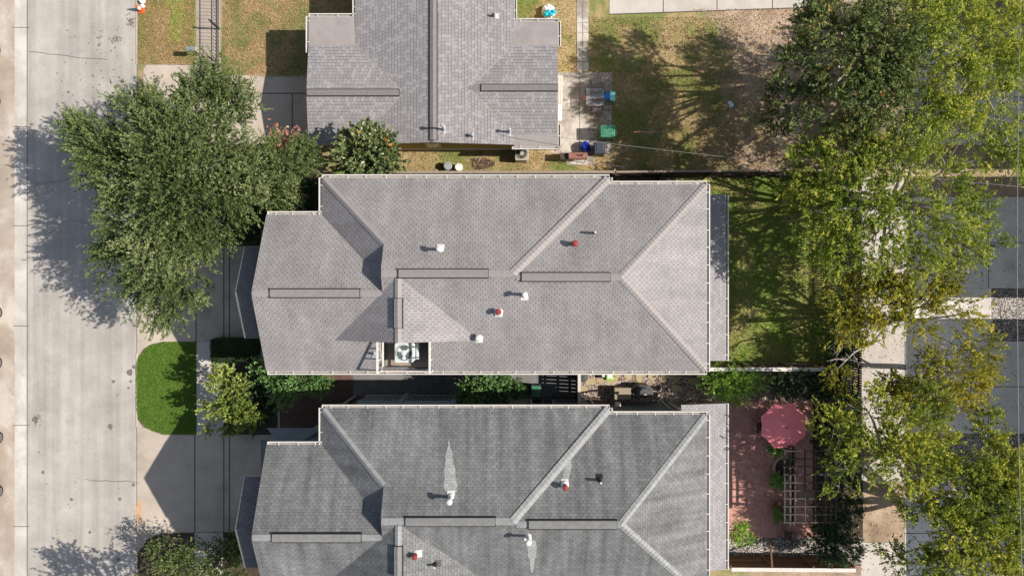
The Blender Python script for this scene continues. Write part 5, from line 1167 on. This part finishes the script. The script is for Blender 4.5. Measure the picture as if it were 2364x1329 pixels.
for i, (px, py) in enumerate(((1797, 1035), (1800, 1112), (1806, 1192))):
    lab = ('fern tuft at the lower edge of coral umbrella', 'fern tuft beside the middle of the pergola left side', 'fern tuft at the lower left corner of pergola')[i]
    b = W(px, py, .7); T = thing('fern', lab, 'fern', (*b, 0), 'potted ferns beside the pergola')
    m = MB(); m.lathe((*b, 0), [(.14, .022), (.2, .4), (.22, .42)], 16); m.build('pot', 'stone', T)
    n = 44; Cs, Ds, Ns, Ts = [], [], [], []
    for j in range(n):
        a = rng.uniform(0, 6.28); el = rng.uniform(.2, 1.2); L = rng.uniform(.35, .62); dh = np.array([math.cos(a), math.sin(a), 0])
        t = np.linspace(.05, 1, 16); c = np.array([*b, .42]) + dh * (t * L)[:, None] + np.array([0, 0, 1]) * (el * L * (t - t ** 2 * .9))[:, None]
        for s in (-1, 1): Cs.append(c + s * np.array([-dh[1], dh[0], 0]) * .03); Ds.append(nrm(np.tile(dh * .5 + s * np.array([-dh[1], dh[0], 0]), (16, 1)))); Ns.append(np.tile([0, 0, 1.], (16, 1)) + rng.normal(0, .3, (16, 3))); Ts.append(rng.normal(.55, .15) + np.zeros(16))
    C = np.concatenate(Cs); k = len(C); leaf_mesh('fronds', C, np.concatenate(Ds), np.concatenate(Ns), np.full(k, .09), np.full(k, .035), np.concatenate(Ts), 'lf_green', T)
# clipped hedge and dark foundation planting (box-like leaf volumes)
def hedge(label, px0, py0, px1, py1, h, mat, n, name='hedge', cat='hedge', leaf=(.07, .045)):
    x0, y1 = W(px0, py0, h); x1, y0 = W(px1, py1, h); T = thing(name, label, cat, ((x0 + x1) / 2, (y0 + y1) / 2, 0))
    m = MB(); m.box(x0 + .12, x1 - .12, y0 + .12, y1 - .12, .02, h - .1); m.build('stems', 'soil', T)
    u = rng.uniform(size=(n, 3)); k = rng.uniform(size=n)
    P = np.stack([x0 + (x1 - x0) * u[:, 0], y0 + (y1 - y0) * u[:, 1], h * u[:, 2]], 1)
    top = k < .55; P[top, 2] = h - rng.uniform(0, .12, top.sum()) + .05 * np.sin(P[top, 0] * 6) * np.cos(P[top, 1] * 5)
    for lo, hi, ax, v in ((.55, .66, 0, x0), (.66, .78, 0, x1), (.78, .89, 1, y0), (.89, 1, 1, y1)):
        s = (k >= lo) & (k < hi); P[s, ax] = v + rng.normal(0, .04, s.sum())
    leaf_mesh('foliage', P, nrm(rng.normal(size=(n, 3))), nrm(rng.normal(size=(n, 3)) + [0, 0, .6]), rng.uniform(.7, 1.3, n) * leaf[0], rng.uniform(.7, 1.3, n) * leaf[1], rng.normal(.4, .18, n), mat, T); return T
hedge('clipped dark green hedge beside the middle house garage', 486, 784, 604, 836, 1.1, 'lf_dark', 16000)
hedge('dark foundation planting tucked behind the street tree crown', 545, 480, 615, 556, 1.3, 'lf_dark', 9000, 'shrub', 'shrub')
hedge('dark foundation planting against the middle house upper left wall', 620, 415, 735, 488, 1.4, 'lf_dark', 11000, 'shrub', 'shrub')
hedge('low row of shrubs squeezed between wooden fence and middle house', 930, 402, 1390, 418, .9, 'lf_green', 14000, 'shrub_row', 'shrub')
hedge('dark shrubs beside the bottom house driveway edge', 530, 1234, 575, 1300, 1.0, 'lf_dark', 7000, 'shrub', 'shrub')
for lab, px, py, lobes, m_ in (
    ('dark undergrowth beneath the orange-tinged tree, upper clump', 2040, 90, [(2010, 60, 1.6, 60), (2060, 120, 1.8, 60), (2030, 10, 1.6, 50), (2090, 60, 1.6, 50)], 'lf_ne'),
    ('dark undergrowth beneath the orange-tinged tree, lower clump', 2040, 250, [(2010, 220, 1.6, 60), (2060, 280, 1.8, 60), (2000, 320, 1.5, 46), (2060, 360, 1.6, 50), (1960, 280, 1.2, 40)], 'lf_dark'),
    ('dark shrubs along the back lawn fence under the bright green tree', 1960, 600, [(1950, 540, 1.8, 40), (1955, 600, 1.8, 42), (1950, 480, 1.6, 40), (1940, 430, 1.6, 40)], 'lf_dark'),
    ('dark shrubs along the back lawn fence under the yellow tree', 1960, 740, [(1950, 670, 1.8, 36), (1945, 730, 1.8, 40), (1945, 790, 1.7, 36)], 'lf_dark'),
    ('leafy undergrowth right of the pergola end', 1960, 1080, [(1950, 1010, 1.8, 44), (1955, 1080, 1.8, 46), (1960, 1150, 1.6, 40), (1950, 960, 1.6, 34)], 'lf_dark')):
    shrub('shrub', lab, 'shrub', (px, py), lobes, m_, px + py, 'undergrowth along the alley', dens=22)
# grass and fallen leaves
def inside(X, Y, poly):
    r = np.zeros(len(X), bool); j = len(poly) - 1
    for i in range(len(poly)):
        (xi, yi), (xj, yj) = poly[i], poly[j]; r ^= ((yi > Y) != (yj > Y)) & (X < (xj - xi) * (Y - yi) / (yj - yi + 1e-12) + xi); j = i
    return r
def scatter(name, polys, n, mat, L, Wd, z, upright, tint=(.5, .2), kind='stuff', clip=None):
    C = []
    for (x0, y0, x1, y1), fr in polys:
        k = int(n * fr); a = rng.uniform(size=(k, 2)); X, Y = (x0 + (x1 - x0) * a[:, 0] - 1182) / 42, -(y0 + (y1 - y0) * a[:, 1] - 664.5) / 42
        C.append(np.stack([X, Y, np.full(k, z)], 1))
    C = np.concatenate(C)
    if clip: C = C[inside(C[:, 0], C[:, 1], [W(*p) for p in clip])]
    n = len(C); d = rng.normal(size=(n, 3)); d[:, 2] = np.abs(d[:, 2]) * upright + (.0 if upright < .2 else .6); d = nrm(d)
    C[:, 2] += np.abs(rng.normal(0, .015, n)) + L * .3 * upright
    N = nrm(rng.normal(size=(n, 3)) * (.3 if upright < .2 else 1) + [0, 0, 1.]); o = leaf_mesh(name, C, d, N, rng.uniform(.6, 1.3, n) * L, rng.uniform(.6, 1.3, n) * Wd, rng.normal(*tint, n), mat, None); o['kind'] = kind; return o
M['blade'] = leafmat('grass_blade', [(0, (0.075, 0.155, 0.018)), (.5, (0.163, 0.292, 0.042)), (1, (0.312, 0.396, 0.108))], .3)
M['blade2'] = leafmat('yard_blade', [(0, (0.105, 0.138, 0.028)), (.45, (0.225, 0.250, 0.055)), (.75, (0.420, 0.312, 0.110)), (1, (0.600, 0.388, 0.176))], .3)
M['litter'] = leafmat('fallen_leaf', [(0, (.16, .09, .045)), (.4, (.35, .21, .10)), (.7, (.5, .34, .18)), (1, (.62, .5, .33))], .1)
scatter('grass', [((310, 785, 455, 1005), 1)], 52000, 'blade', .09, .022, .02, .7, clip=lawn1)
scatter('grass', [((1640, 405, 1945, 836), 1)], 60000, 'blade2', .09, .022, .02, .7, (.35, .2))
scatter('grass', [((1190, 0, 1330, 165), .1), ((1360, 40, 1700, 395), .6), ((1415, 160, 1800, 390), .3)], 40000, 'blade2', .08, .025, .02, .6, (.6, .28))
scatter('grass', [((515, -20, 815, 172), .6), ((320, -20, 450, 148), .4)], 30000, 'blade2', .07, .025, .02, .6, (.68, .28))
scatter('fallen_leaves', [((515, -20, 815, 175), .2), ((1600, 20, 1990, 395), .4), ((1360, 40, 1600, 395), .12), ((700, 340, 1300, 395), .14), ((1660, 410, 1940, 836), .06), ((320, -10, 450, 150), .08)], 22000, 'litter', .075, .045, .03, .08, (.45, .25))
scatter('fallen_leaves', [((1990, 400, 2360, 1320), .5), ((1690, 930, 1876, 1240), .25), ((1880, 930, 1985, 1240), .25)], 4000, 'litter', .09, .05, .03, .08, (.5, .25))
